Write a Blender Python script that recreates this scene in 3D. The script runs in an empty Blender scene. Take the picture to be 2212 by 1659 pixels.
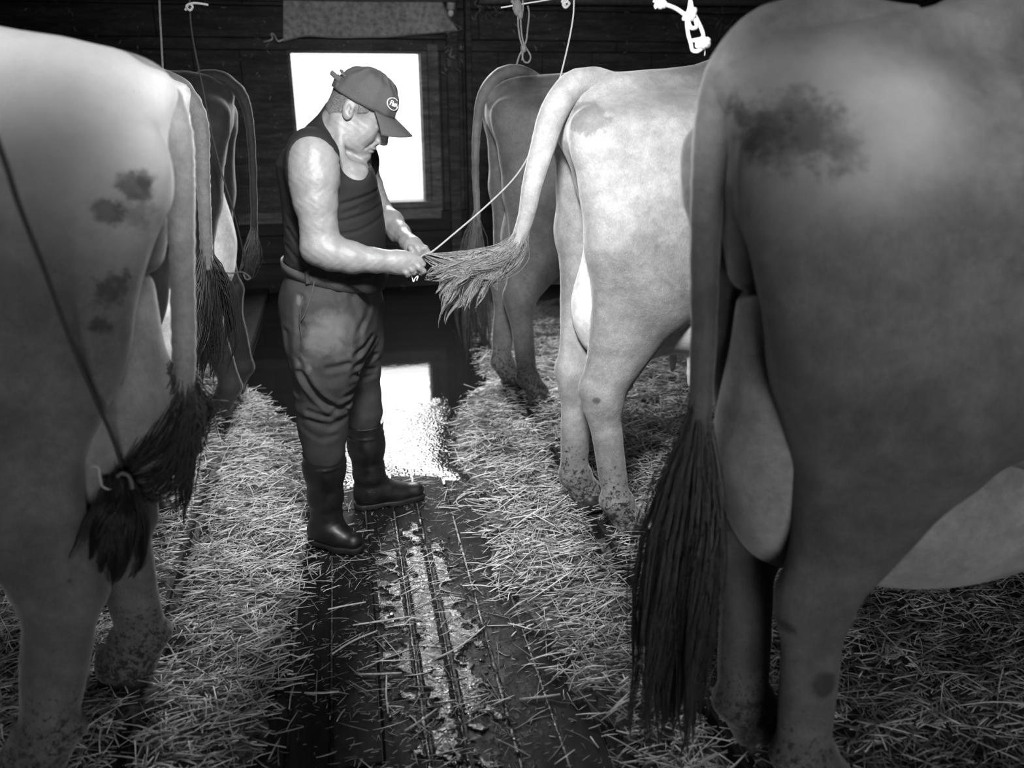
import bpy, math, random
import numpy as np
from mathutils import Vector, Matrix

# ------------------------------------------------------------------ camera, world, light
SC = bpy.context.scene
C = SC.collection
F_PX, CAM_H = 1720.0, 1.58
TH = math.atan(649 / F_PX)
PS = math.atan(384 / F_PX * math.cos(TH))
_s, _c = math.sin, math.cos
FW = Vector((_s(PS) * _c(TH), _c(PS) * _c(TH), -_s(TH)))
RT = Vector((_c(PS), -_s(PS), 0))
UP = Vector((_s(PS) * _s(TH), _c(PS) * _s(TH), _c(TH)))
cam_d = bpy.data.cameras.new('camera')
cam_d.sensor_width = 36.0
cam_d.lens = 36.0 * F_PX / 2212
cam_d.clip_start = 0.05
cam = bpy.data.objects.new('camera', cam_d)
C.objects.link(cam)
cam.matrix_world = Matrix(((RT.x, UP.x, -FW.x, 0), (RT.y, UP.y, -FW.y, 0), (RT.z, UP.z, -FW.z, CAM_H), (0, 0, 0, 1)))
SC.camera = cam
cam_d.dof.use_dof = True
cam_d.dof.focus_distance = 2.75
cam_d.dof.aperture_fstop = 2.0

SC.view_settings.view_transform = 'Standard'
SC.view_settings.look = 'None'
SC.view_settings.gamma = 1.0
SC.view_settings.use_curve_mapping = False
SC.view_settings.exposure = 0.0

w = bpy.data.worlds.new('overcast_sky'); SC.world = w
w.use_nodes = True
w.node_tree.nodes['Background'].inputs[0].default_value = (1, 1, 1, 1)
w.node_tree.nodes['Background'].inputs[1].default_value = 5.0

def area(name, loc, target, sx, sy, power, spread=180, portal=False):
    l = bpy.data.lights.new(name, 'AREA'); l.shape = 'RECTANGLE'; l.size = sx; l.size_y = sy
    l.energy = power; l.spread = math.radians(spread)
    if portal: l.cycles.is_portal = True
    o = bpy.data.objects.new(name, l); C.objects.link(o); o.location = loc
    o.rotation_euler = (Vector(target) - Vector(loc)).to_track_quat('-Z', 'Y').to_euler()
    return o
area('window_portal', (0.16, 6.60, 1.26), (0.16, 0, 1.26), 0.97, 1.12, 1, portal=True)
area('window_daylight', (0.16, 6.95, 1.6), (0.1, 3.2, 0.7), 1.3, 1.2, 40)
area('glint_fill', (0.5, 5.4, 2.6), (0.4, 2.6, 0.0), 0.42, 1.9, 46, 80)  # unseen overhead light, added to put glints on the wet planks
area('rear_fill', (0.3, -1.9, 1.5), (0.3, 2, 1.0), 1.2, 1.9, 0.45)  # weak fill light added behind the camera
sp = bpy.data.lights.new('barn_lamp', 'SPOT'); sp.energy = 390; sp.spot_size = math.radians(84); sp.spot_blend = 1.0
sp.shadow_soft_size = 0.15
so = bpy.data.objects.new('barn_lamp', sp); C.objects.link(so); so.location = (0.12, 1.0, 2.12)
so.rotation_euler = (Vector((0.42, 3.0, 0.95)) - so.location).to_track_quat('-Z', 'Y').to_euler()

s2 = bpy.data.lights.new('rump_fill', 'SPOT'); s2.energy = 56; s2.spot_size = math.radians(52); s2.spot_blend = 1.0; s2.shadow_soft_size = .1  # added spot with no fixture, brightens the right cow's rump
so2 = bpy.data.objects.new('rump_fill', s2); C.objects.link(so2); so2.location = (0.8, 0.45, 2.35)
so2.rotation_euler = (Vector((1.15, 1.2, 1.62)) - so2.location).to_track_quat('-Z', 'Y').to_euler()

s3 = bpy.data.lights.new('rump_fill', 'SPOT'); s3.energy = 200; s3.spot_size = math.radians(36); s3.spot_blend = 1.0; s3.shadow_soft_size = .1  # second added spot, for the top of the left cow's rump
so3 = bpy.data.objects.new('rump_fill', s3); C.objects.link(so3); so3.location = (0.1, 0.8, 2.55)
so3.rotation_euler = (Vector((-.66, 1.78, 1.86)) - so3.location).to_track_quat('-Z', 'Y').to_euler()

def P(x, y, Y):
    a = (x - 1106) / F_PX; b = (829 - y) / F_PX
    d = FW + RT * a + UP * b
    t = Y / d.y
    return np.array((d.x * t, Y, CAM_H + d.z * t))
def G(x, y, Z=0.0):
    a = (x - 1106) / F_PX; b = (829 - y) / F_PX
    d = FW + RT * a + UP * b
    t = (Z - CAM_H) / d.z
    return np.array((d.x * t, d.y * t, Z))
def A(*v): return np.array(v, float)

RNG = np.random.default_rng(7)

# ------------------------------------------------------------------ object helpers
def tag(o, label=None, cat=None, group=None, kind=None):
    if label: o['label'] = label
    if cat: o['category'] = cat
    if group: o['group'] = group
    if kind: o['kind'] = kind
    return o
def empty(name, loc, label=None, cat=None, group=None, kind=None):
    o = bpy.data.objects.new(name, None); C.objects.link(o); o.location = loc
    o.empty_display_size = 0.05
    return tag(o, label, cat, group, kind)
def link(name, me, mat=None, parent=None, smooth=True):
    if mat is not None: me.materials.append(mat)
    if smooth and len(me.polygons): me.polygons.foreach_set('use_smooth', [True] * len(me.polygons))
    o = bpy.data.objects.new(name, me); C.objects.link(o)
    if parent is not None:
        o.parent = parent
        if parent.type == 'EMPTY': o.matrix_parent_inverse = Matrix.Translation(parent.location).inverted()
    return o
def mesh_np(V, Fq, name='m', vcol=None):
    """V (n,3), Fq list of arrays (k,3) or (k,4)"""
    me = bpy.data.meshes.new(name)
    V = np.ascontiguousarray(V, np.float32)
    if not isinstance(Fq, (list, tuple)): Fq = [Fq]
    Fq = [np.asarray(f, np.int32) for f in Fq if len(f)]
    me.vertices.add(len(V)); me.vertices.foreach_set('co', V.ravel())
    tot = np.concatenate([np.full(len(f), f.shape[1], np.int32) for f in Fq])
    idx = np.concatenate([f.ravel() for f in Fq])
    st = np.concatenate([[0], np.cumsum(tot)[:-1]]).astype(np.int32)
    me.loops.add(len(idx)); me.loops.foreach_set('vertex_index', idx)
    me.polygons.add(len(tot)); me.polygons.foreach_set('loop_start', st); me.polygons.foreach_set('loop_total', tot)
    me.update(calc_edges=True); me.validate()
    if vcol is not None:
        at = me.attributes.new('tone', 'FLOAT', 'POINT'); at.data.foreach_set('value', np.asarray(vcol, np.float32))
    return me

# ------------------------------------------------------------------ implicit modelling
def _clampt(p, a, b):
    ba = b - a
    return np.clip(((p - a) @ ba) / max(ba @ ba, 1e-12), 0, 1)
class Prim:
    def __init__(s, f, lo, hi, k=0.03, op='u'):
        s.f = f; s.lo = np.array(lo, float); s.hi = np.array(hi, float); s.k = k; s.op = op
def rot(rx=0, ry=0, rz=0):
    from mathutils import Euler
    return np.array(Euler((math.radians(rx), math.radians(ry), math.radians(rz))).to_matrix())
def ell(c, r, R=None, k=0.03, op='u'):
    c = np.array(c, float); r = np.array(r, float); R_ = np.eye(3) if R is None else R
    def f(p):
        q = (p - c) @ R_
        k0 = np.linalg.norm(q / r, axis=1); k1 = np.linalg.norm(q / (r * r), axis=1)
        return np.where(k1 < 1e-9, -r.min(), k0 * (k0 - 1) / np.maximum(k1, 1e-9))
    e = np.sqrt(((R_ * r) ** 2).sum(1))
    return Prim(f, c - e, c + e, k, op)
def cap(a, b, ra, rb=None, k=0.03, op='u', flat=None):
    a = np.array(a, float); b = np.array(b, float); rb = ra if rb is None else rb
    if flat is not None:
        ax = np.array(flat[0], float); ax /= np.linalg.norm(ax); g = flat[1]
    def f(p):
        if flat is not None:
            t = _clampt(p, a, b)
            d = p - a - t[:, None] * (b - a)
            d = d + ax * ((d @ ax) * (g - 1))[:, None]
            return (np.linalg.norm(d, axis=1) - (ra + t * (rb - ra)))
        t = _clampt(p, a, b)
        return np.linalg.norm(p - a - t[:, None] * (b - a), axis=1) - (ra + t * (rb - ra))
    m = max(ra, rb) * (1.0 if flat is None or flat[1] >= 1 else 1 / flat[1])
    return Prim(f, np.minimum(a, b) - m, np.maximum(a, b) + m, k, op)
def chain(pts, rr, k=0.03, op='u', kin=0.01, flat=None):
    pr = [cap(pts[i], pts[i + 1], rr[i], rr[i + 1], flat=flat) for i in range(len(pts) - 1)]
    def f(p):
        d = pr[0].f(p)
        for q in pr[1:]: d = smin(d, q.f(p), kin)
        return d
    return Prim(f, np.min([q.lo for q in pr], 0), np.max([q.hi for q in pr], 0), k, op)
def loft(rows, k=0.03, op='u', n=2.3):
    """rows: z, cx, cy, rx, ry, yaw(deg)"""
    R_ = np.array(sorted(rows), float)
    def f(p):
        z = p[:, 2]; zz = np.clip(z, R_[0, 0], R_[-1, 0])
        cx, cy, rx, ry, yw = [np.interp(zz, R_[:, 0], R_[:, i]) for i in range(1, 6)]
        c, s = np.cos(np.radians(yw)), np.sin(np.radians(yw))
        dx = p[:, 0] - cx; dy = p[:, 1] - cy
        u = (dx * c + dy * s) / rx; v = (-dx * s + dy * c) / ry
        m = (np.abs(u) ** n + np.abs(v) ** n) ** (1 / n)
        d = (m - 1) * np.minimum(rx, ry)
        over = np.maximum(np.maximum(R_[0, 0] - z, z - R_[-1, 0]), 0)
        return np.where(over > 0, np.sqrt(np.maximum(d, 0) ** 2 + over ** 2) + np.minimum(d, 0) * 0, d)
    m = np.maximum(R_[:, 3], R_[:, 4])[:, None]
    lo = (R_[:, 1:3] - m).min(0); hi = (R_[:, 1:3] + m).max(0)
    return Prim(f, (*lo, R_[0, 0]), (*hi, R_[-1, 0]), k, op)
def smin(a, b, k):
    h = np.clip(0.5 + 0.5 * (b - a) / k, 0, 1)
    return b + (a - b) * h - k * h * (1 - h)
def smax(a, b, k): return -smin(-a, -b, k)
def evalf(prims, p, band, post=None):
    d = np.full(len(p), 10.0)
    for q in prims:
        m = q.k + band
        s = np.all((p > q.lo - m) & (p < q.hi + m), axis=1)
        if not s.any(): continue
        v = q.f(p[s])
        if q.op == 'u': d[s] = smin(d[s], v, q.k)
        elif q.op == 's': d[s] = smax(d[s], -v, q.k)
    if post is not None: d = post(p, d)
    return d
def sdf_mesh(prims, h, post=None, name='m', lohi=None):
    us = [q for q in prims if q.op == 'u']
    if lohi is None:
        lo = np.min([q.lo for q in us], 0) - 4 * h; hi = np.max([q.hi for q in us], 0) + 4 * h
    else: lo, hi = np.array(lohi[0], float), np.array(lohi[1], float)
    B = 4; H = B * h
    n = np.ceil((hi - lo) / H).astype(int) + 1
    gx = [lo[i] + H * np.arange(n[i] + 1) for i in range(3)]
    cg = np.stack(np.meshgrid(*gx, indexing='ij'), -1)
    cd = evalf(prims, cg.reshape(-1, 3), 2.5 * H, post).reshape(cg.shape[:3]).astype(np.float32)
    corners = np.stack([cd[i:n[0] + i, j:n[1] + j, k:n[2] + k] for i in (0, 1) for j in (0, 1) for k in (0, 1)])
    act = (np.abs(corners).min(0) < 1.5 * H)
    sgn = np.where(corners[0] > 0, 1.0, -1.0).astype(np.float32)
    rep = lambda a: a.repeat(B, 0).repeat(B, 1).repeat(B, 2)
    D = rep(sgn) * 10
    M = rep(act)
    ii = np.nonzero(M)
    pts = np.stack(ii, 1) * h + lo
    D[ii] = evalf(prims, pts, 3 * h, post)
    # surface nets
    S = D < 0
    sh = np.array(S.shape) - 1
    cnt = np.zeros(sh, np.int8)
    for i in (0, 1):
        for j in (0, 1):
            for k in (0, 1):
                cnt += S[i:sh[0] + i, j:sh[1] + j, k:sh[2] + k]
    mixed = (cnt > 0) & (cnt < 8)
    ci = np.stack(np.nonzero(mixed), 1)
    vid = np.full(sh, -1, np.int32); vid[tuple(ci.T)] = np.arange(len(ci))
    acc = np.zeros((len(ci), 3)); num = np.zeros(len(ci))
    co = [(i, j, k) for i in (0, 1) for j in (0, 1) for k in (0, 1)]
    for a_ in co:
        for ax in range(3):
            if a_[ax] == 1: continue
            b_ = list(a_); b_[ax] = 1
            da = D[tuple((ci + a_).T)]; db = D[tuple((ci + b_).T)]
            cr = (da < 0) != (db < 0)
            t = np.where(cr, da / np.where(cr, da - db, 1), 0)
            pt = np.array(a_, float)[None].repeat(len(ci), 0); pt[:, ax] += t
            acc[cr] += pt[cr]; num[cr] += 1
    V = (ci + acc / num[:, None]) * h + lo
    faces = []
    for ax in range(3):
        o = [(0, 1, 2), (1, 2, 0), (2, 0, 1)][ax]
        u, v = o[1], o[2]
        sl0 = [slice(None)] * 3; sl1 = [slice(None)] * 3
        for q in (u, v): sl0[q] = slice(1, -1); sl1[q] = slice(1, -1)
        sl0[ax] = slice(0, -1); sl1[ax] = slice(1, None)
        s0 = S[tuple(sl0)]; s1 = S[tuple(sl1)]
        e = np.stack(np.nonzero(s0 != s1), 1)
        inside = s0[tuple(e.T)]
        e[:, u] += 1; e[:, v] += 1
        du = np.zeros(3, int); du[u] = 1; dv = np.zeros(3, int); dv[v] = 1
        q = [vid[tuple((e - du - dv).T)], vid[tuple((e - dv).T)], vid[tuple(e.T)], vid[tuple((e - du).T)]]
        q = np.stack(q, 1)
        q[~inside] = q[~inside][:, ::-1]
        faces.append(q[(q >= 0).all(1)])
    return mesh_np(V, [np.concatenate(faces)], name)

# ------------------------------------------------------------------ tubes, strands, ribbons
def smooth_path(pts, n):
    p = np.array(pts, float)
    m = len(p)
    t = np.linspace(0, m - 1, n); i = np.clip(t.astype(int), 0, m - 2); u = (t - i)[:, None]
    g = lambda j: p[np.clip(j, 0, m - 1)]
    p0, p1, p2, p3 = g(i - 1), g(i), g(i + 1), g(i + 2)
    return 0.5 * (2 * p1 + (p2 - p0) * u + (2 * p0 - 5 * p1 + 4 * p2 - p3) * u ** 2 + (3 * p1 - p0 - 3 * p2 + p3) * u ** 3)
def tubes(paths, radii, sides=3):
    """paths (n,m,3), radii (n,m) -> V, F"""
    p = np.asarray(paths, float); r = np.asarray(radii, float)
    n, m, _ = p.shape
    t = np.gradient(p, axis=1); t /= np.maximum(np.linalg.norm(t, axis=2, keepdims=True), 1e-9)
    r0_ = np.where(np.abs(t[:, 0, 2:3]) > 0.8, A(1, 0, 0), A(0, 0, 1))
    a = np.zeros_like(p); a[:, 0] = np.cross(t[:, 0], r0_)
    a[:, 0] /= np.maximum(np.linalg.norm(a[:, 0], axis=1, keepdims=True), 1e-9)
    for i_ in range(1, m):       # parallel transport keeps the section from flipping
        q_ = a[:, i_ - 1] - t[:, i_] * (a[:, i_ - 1] * t[:, i_]).sum(1, keepdims=True)
        a[:, i_] = q_ / np.maximum(np.linalg.norm(q_, axis=1, keepdims=True), 1e-9)
    b = np.cross(t, a)
    an = 2 * math.pi * np.arange(sides) / sides
    V = p[:, :, None] + r[:, :, None, None] * (a[:, :, None] * np.cos(an)[None, None, :, None] + b[:, :, None] * np.sin(an)[None, None, :, None])
    base = (np.arange(n)[:, None, None] * m + np.arange(m - 1)[None, :, None]) * sides
    k = np.arange(sides)[None, None]; k2 = (k + 1) % sides
    F4 = np.stack([base + k, base + k2, base + sides + k2, base + sides + k], -1).reshape(-1, 4)
    caps = []
    if sides == 3:
        s0 = np.arange(n) * m * sides; caps = [np.stack([s0 + 2, s0 + 1, s0], 1), np.stack([s0 + (m - 1) * 3, s0 + (m - 1) * 3 + 1, s0 + (m - 1) * 3 + 2], 1)]
    else:
        s0 = np.arange(n)[:, None] * m * sides; caps = [s0 + np.arange(sides)[None, ::-1], s0 + (m - 1) * sides + np.arange(sides)[None]]
    return V.reshape(-1, 3), [F4] + caps
def tube_mesh(pts, r, n=24, sides=8, name='tube'):
    p = smooth_path(pts, n)
    rr = np.interp(np.linspace(0, 1, n), np.linspace(0, 1, len(np.atleast_1d(r))), np.atleast_1d(r)) if np.ndim(r) else np.full(n, r)
    V, F = tubes(p[None], rr[None], sides)
    return mesh_np(V, F, name)
def box_mesh(lo, hi, jit=0, bev=0.0, name='b'):
    lo = np.array(lo, float); hi = np.array(hi, float)
    import bmesh
    bm = bmesh.new(); bmesh.ops.create_cube(bm, size=1)
    for v in bm.verts:
        for i in range(3): v.co[i] = lo[i] + (v.co[i] + .5) * (hi[i] - lo[i]) + (random.uniform(-jit, jit) if jit else 0)
    if bev: bmesh.ops.bevel(bm, geom=bm.edges[:], offset=bev, segments=1, affect='EDGES')
    me = bpy.data.meshes.new(name); bm.to_mesh(me); bm.free()
    return me
def merge(parts):
    Vs, Fs, off = [], {}, 0
    for V, F in parts:
        Vs.append(V)
        for f in F: Fs.setdefault(f.shape[1], []).append(f + off)
        off += len(V)
    return np.concatenate(Vs), [np.concatenate(v) for v in Fs.values()]

# ------------------------------------------------------------------ materials (a black and white world: greys only)
class NT:
    def __init__(s, name):
        s.m = bpy.data.materials.new(name); s.m.use_nodes = True
        s.t = s.m.node_tree; s.n = s.t.nodes; s.b = s.n['Principled BSDF']
    def add(s, ty, **kw):
        n = s.n.new(ty)
        for k, v in kw.items():
            if k in ('ins',):
                for kk, vv in v.items():
                    if isinstance(vv, bpy.types.NodeSocket): s.t.links.new(vv, n.inputs[kk])
                    else: n.inputs[kk].default_value = vv
            else: setattr(n, k, v)
        return n
    def math(s, op, a, b=None, c=None, clamp=False):
        n = s.n.new('ShaderNodeMath'); n.operation = op; n.use_clamp = clamp
        for i, v in enumerate((a, b, c)):
            if v is None: continue
            if isinstance(v, bpy.types.NodeSocket): s.t.links.new(v, n.inputs[i])
            else: n.inputs[i].default_value = v
        return n.outputs[0]
    def pos(s, obj=False):
        return s.add('ShaderNodeTexCoord').outputs['Object'] if obj else s.add('ShaderNodeNewGeometry').outputs['Position']
    def noise(s, vec, scale, detail=4, rough=.5, stretch=None, dist=0):
        if stretch:
            mp = s.add('ShaderNodeMapping', ins={'Vector': vec, 'Scale': stretch}); vec = mp.outputs[0]
        n = s.add('ShaderNodeTexNoise', ins={'Vector': vec, 'Scale': scale, 'Detail': detail, 'Roughness': rough, 'Distortion': dist})
        return n.outputs[0]
    def ramp(s, v, lo, hi, a=0., b=1.):
        n = s.add('ShaderNodeMapRange', interpolation_type='SMOOTHSTEP', ins={'Value': v, 'From Min': lo, 'From Max': hi, 'To Min': a, 'To Max': b})
        return n.outputs[0]
    def mix(s, f, a, b):
        # scalar mix
        n = s.add('ShaderNodeMix', data_type='FLOAT')
        for k, v in ((0, f), (2, a), (3, b)):
            if isinstance(v, bpy.types.NodeSocket): s.t.links.new(v, n.inputs[k])
            else: n.inputs[k].default_value = v
        return n.outputs[0]
    def blob(s, c, r, nz=None, amp=0.0, soft=0.3, scl=(1, 1, 1)):
        """1 inside a ragged spot around c"""
        p = s.pos()
        v = s.add('ShaderNodeVectorMath', operation='SUBTRACT', ins={0: p, 1: tuple(map(float, c))}).outputs[0]
        v = s.add('ShaderNodeVectorMath', operation='MULTIPLY', ins={0: v, 1: scl}).outputs[0]
        d = s.add('ShaderNodeVectorMath', operation='LENGTH', ins={0: v}).outputs['Value']
        d = s.math('DIVIDE', d, r)
        if nz is not None: d = s.math('ADD', d, s.math('MULTIPLY', s.math('SUBTRACT', nz, .5), amp))
        return s.ramp(d, 1 - soft, 1 + soft, 1., 0.)
    def out(s, col, rough=.6, bump=None, bs=.3, bd=.01, spec=.5, **kw):
        g = s.add('ShaderNodeCombineColor') if isinstance(col, bpy.types.NodeSocket) else None
        if g:
            for i in range(3): s.t.links.new(col, g.inputs[i])
            s.t.links.new(g.outputs[0], s.b.inputs['Base Color'])
        else: s.b.inputs['Base Color'].default_value = (col, col, col, 1)
        for k, v in (('Roughness', rough), ('Specular IOR Level', spec), *kw.items()):
            if isinstance(v, bpy.types.NodeSocket): s.t.links.new(v, s.b.inputs[k])
            else: s.b.inputs[k].default_value = v
        if bump is not None:
            b = s.add('ShaderNodeBump', ins={'Height': bump, 'Strength': bs, 'Distance': bd})
            s.t.links.new(b.outputs[0], s.b.inputs['Normal'])
        return s.m

def m_plain(name, col, rough=.6, nscale=30, namp=.3, bs=.2, spec=.4, **kw):
    t = NT(name); p = t.pos()
    n = t.noise(p, nscale, 5, .6)
    return t.out(t.math('MULTIPLY', t.ramp(n, .3, .7, 1 - namp, 1 + namp), col), rough, n, bs, .004, spec, **kw)

def m_cow(name, base, spots=(), dark_legs=True, lights=(), zdark=.32, sheen=.35):
    """coat: soft mottling, short-hair relief, dung spots; spots = (centre, radius, darkness)"""
    t = NT(name); p = t.pos()
    big = t.noise(p, 3.2, 4, .6)
    mid = t.noise(p, 14, 5, .65)
    hair = t.noise(p, 420, 2, .5, stretch=(1, 1, .3))
    rag = t.noise(p, 22, 5, .7)
    v = t.math('MULTIPLY', t.ramp(big, .3, .7, .74, 1.2), base)
    v = t.math('MULTIPLY', v, t.ramp(mid, .3, .7, .82, 1.14))
    v = t.math('MULTIPLY', v, t.ramp(t.noise(p, 45, 5, .75), .3, .7, .88, 1.1))
    v = t.math('MULTIPLY', v, t.ramp(hair, .3, .7, .9, 1.08))
    for c, r, k in lights:  # lit areas of the rump, painted paler into the coat
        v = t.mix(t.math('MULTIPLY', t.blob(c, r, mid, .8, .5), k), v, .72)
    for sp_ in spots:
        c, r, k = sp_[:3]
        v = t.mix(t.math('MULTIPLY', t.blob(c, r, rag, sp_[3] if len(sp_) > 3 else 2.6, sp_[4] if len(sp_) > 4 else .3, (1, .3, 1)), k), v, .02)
    # dirt on the lower legs: splashes that thicken towards the hoof
    z = t.add('ShaderNodeSeparateXYZ', ins={0: p}).outputs[2]
    fl = t.noise(p, 62, 6, .8)
    m = t.math('ADD', fl, t.ramp(z, .08, .62, .17, -.08))
    v = t.mix(t.math('MULTIPLY', t.ramp(m, .62, .70), t.ramp(z, .55, .8, 1., 0.)), v, .03)
    return t.out(v, .62, t.math('ADD', t.math('MULTIPLY', hair, .5), t.math('MULTIPLY', mid, 1.8)), .45, .008, .2,
                 **{'Sheen Weight': sheen, 'Sheen Roughness': .35, 'Subsurface Weight': 0.0})
M = {}
M['hoof'] = m_plain('hoof_horn', .035, .45, 40, .5)
M['udder'] = None
M['dark_hair'] = m_plain('dark_switch_hair', .02, .4, 200, .4, spec=.5)
M['grey_hair'] = m_plain('grey_switch_hair', .20, .42, 200, .5, spec=.5)
M['brown_hair'] = m_plain('brown_switch_hair', .07, .42, 120, .5, spec=.5)
M['skin'] = None
M['rubber'] = None

# ------------------------------------------------------------------ cows
def cow(name, label, X0, Yc, s, base, near, far, zb=.05, yaw=0, spots=(), lights=(), tail=None, tail_r=None,
        w=1.0, tbase=None, ubase=None, h=.011, udder=1.0, pinz=1.40, ridge=0.0, tail_extra=0, belly=0.0, thigh=0.0, udr=None, lw=1.25, stf=0.0):
    """near/far: dict(hk=(lx,ly,lz), ft=(lx,ly)) for the leg towards -Y and the other one"""
    ca, sa = math.cos(math.radians(yaw)), math.sin(math.radians(yaw))
    def W(lx, ly, lz):
        return A(X0 + s * (lx * ca) + ly * sa * w, Yc - ly * w * ca + lx * sa, zb + lz)
    R = rot(0, 0, yaw if s > 0 else -yaw)
    def E(lx, ly, lz, r, k=.06, op='u', ry=0):
        return ell(W(lx, ly, lz), r, rot(0, ry * s, 0), k, op)
    def K(a, b, ra, rb, k=.05, **kw): return cap(W(*a), W(*b), ra, rb, k, **kw)
    pr = []
    q = ridge + .04; qt = q * .6
    # trunk
    pr += [E(1.12, 0, 1.08, (.80, .39 * w + belly, .45), .08), E(.66, 0, 1.24, (.46, .25 * w, .27), .1)]
    pr += [cap(W(.10, 0, 1.475 + qt), W(.5, 0, 1.49 + q), .045, .06, .06), cap(W(.5, 0, 1.49 + q), W(1.1, 0, 1.46 + q), .06, .055, .06),
           cap(W(1.1, 0, 1.46 + q), W(1.7, 0, 1.5), .055, .06, .06)]
    pr += [cap(W(.02, 0, 1.45 + qt), W(.16, 0, 1.47 + qt), .035, .05, .04)]
    for sg, L in ((1, near), (-1, far)):
        hk, ft = L['hk'], L['ft']
        ty = hk[1]
        # hook bone, pelvis bar, pin bone
        pr += [E(.54, sg * .23, 1.415 + q, (.10, .06, .065), .07), K((.54, sg * .2, 1.37), (.1, sg * .13, pinz - .03), .09, .075, .08)]
        pr += [E(.035, sg * .125, pinz, (.045, .04, .055), .05)]
        pr += [K((.5, sg * .17, 1.34), (.9, sg * .2, 1.28), .1, .12, .1)]
        # hamstring and thigh mass
        hx = hk[0]
        pr += [K((.065, sg * .125, pinz - .08), (.10 + hx * .5, sg * .15, 1.05), .06, .075, .06)]
        pr += [K((.10 + hx * .5, sg * .15, 1.05), (.08 + hx * .9, (ty + sg * .16) / 2, .76), .075, .048, .05)]
        pr += [E(.30 + hx * .15, sg * .17, 1.14, (.23, .105 + thigh, .29), .08), E(.39 + hx * .3 + stf, (sg * .2 + ty) / 2, .98, (.16, .10, .2), .07)]
        pr += [K((.36 + hx * .4 + stf, (sg * .2 + ty) / 2, .96), (hx + .085, ty, .56), .14, .055 * lw, .06, flat=((0, 1, 0), 1.35))]
        pr += [K((.08 + hx * .9, (ty + sg * .16) / 2, .80), (hx + .025, ty, .585), .045, .026, .04)]
        # hock, shank, fetlock, pastern
        pr += [E(hx + .075, ty, .525, (.058 * lw, .046 * lw ** .5, .085), .03), E(hx + .02, ty, .575, (.026, .028, .04), .025)]
        fx, fy = ft
        kx = (hx + .085)
        fz = (fx - .06, fy, .17)
        pr += [K((kx, ty, .49), fz, .042 * lw, .036 * lw, .03, flat=((0, 1, 0), 1.2)), K((hx + .045, ty, .5), (fx - .085, fy, .19), .022 * lw, .02 * lw, .02)]
        pr += [E(fx - .06, fy, .155, (.050 * lw, .045 * lw ** .5, .045), .02), K((fx - .055, fy, .14), (fx - .005, fy, .065), .040 * lw, .046 * lw, .02, flat=((0, 1, 0), 1.1))]
        # flank fold
        pr += [K((.52 + stf, sg * .23, .98), (.80, sg * .31, .90), .05, .08, .1)]
        # shoulder and foreleg
        pr += [E(1.72, sg * .22, 1.1, (.19, .13, .36), .1), K((1.7, sg * .2, .85), (1.68, sg * .18, .5), .09, .055, .06),
               K((1.68, sg * .18, .5), (1.70, sg * .18, .16), .045, .033, .03), K((1.70, sg * .18, .15), (1.74, sg * .18, .06), .036, .042, .02)]
        # vulva / inner thigh folds
    pr += [K((.06, 0, 1.36), (.10, 0, 1.2), .055, .05, .05)]
    # pits beside the tail head, paralumbar hollow
    for sg in (1, -1):
        pr += [E(.10, sg * .085, 1.50 + q, (.08, .024, .03), .05, 's'), E(.78, sg * .40, 1.34, (.17, .07, .10), .1, 's')]
    pr += [E(.30, 0, 1.37 + q * .8, (.30, .19, .115), .08), E(.72, 0, 1.34 + q * .8, (.36, .24, .13), .08)]
    # neck and head
    pr += [K((1.75, 0, 1.25), (2.25, 0, 1.22), .23, .14, .12, flat=((0, 1, 0), 1.5)), K((2.28, 0, 1.24), (2.62, 0, .92), .125, .075, .06),
           E(2.40, .0, 1.16, (.16, .11, .12), .05), K((2.25, -.1, 1.27), (2.23, -.25, 1.25), .035, .05, .03, flat=((1, 0, 0), 2)),
           K((2.25, .1, 1.27), (2.23, .25, 1.25), .035, .05, .03, flat=((1, 0, 0), 2))]
    def post(p, d):
        # wrinkles in the flank skin
        a = np.sin(p[:, 0] * 31 * 1.3 + 2.5 * np.sin(p[:, 2] * 13)) * np.sin(p[:, 2] * 23 + 2 * np.sin(p[:, 0] * 11))
        b = np.sin(p[:, 0] * 7 + p[:, 1] * 5 + 1.3) * np.sin(p[:, 2] * 9 + p[:, 0] * 3)
        return d + .0012 * a + .004 * b
    root = empty(name, W(.1, 0, 0), label, 'cow', 'cows tied in the stalls')
    mat = m_cow(name + '_coat', base, spots, lights=lights)
    link('body', sdf_mesh(pr, h, post, 'cow_body'), mat, root)
    # udder with four teats
    u = udder
    um = m_cow(name + '_udder_skin', ubase or min(base * 1.55, .8), zdark=0)
    ud = [E(.30, 0, .80, (.24 * u, .165 * u, .21 * u), .08), E(.50, 0, .74, (.26, .17, .14), .1), K((.13, 0, 1.12), (.17, 0, .86), .05, .09, .08),
          K((.14, .03, 1.1), (.16, .09, .85), .022, .05, .05), K((.14, -.03, 1.1), (.16, -.09, .85), .022, .05, .05)]
    if udr: ud = [E(*a[:3], a[3], .07) for a in udr] + ud[2:]
    for lx, ly in ((.24, .07), (.24, -.07), (.46, .08), (.46, -.08)):
        ud += [K((lx, ly, .66), (lx, ly, .57 if not udr else .54), .02, .012, .02)]
    link('udder', sdf_mesh(ud, h, None, 'cow_udder'), um, root)
    # hooves: two claws each
    for hx, hy in (near['ft'], far['ft'], (1.74, .18), (1.74, -.18)):
        cl = []
        for dy in (-.030, .030):
            cl += [cap(W(hx - .005, hy + dy, .05), W(hx + .075, hy + dy, .018), .038, .016, .008)]
            cl += [cap(W(hx - .04, hy + dy, .03), W(hx + .02, hy + dy, .025), .022, .026, .012)]
        cl += [ell(W(hx - .075, hy + .022, .115), (.018, .014, .022), k=.004), ell(W(hx - .075, hy - .022, .115), (.018, .014, .022), k=.004)]
        def cut(p, d): return np.maximum(d, zb - .005 - p[:, 2])
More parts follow.
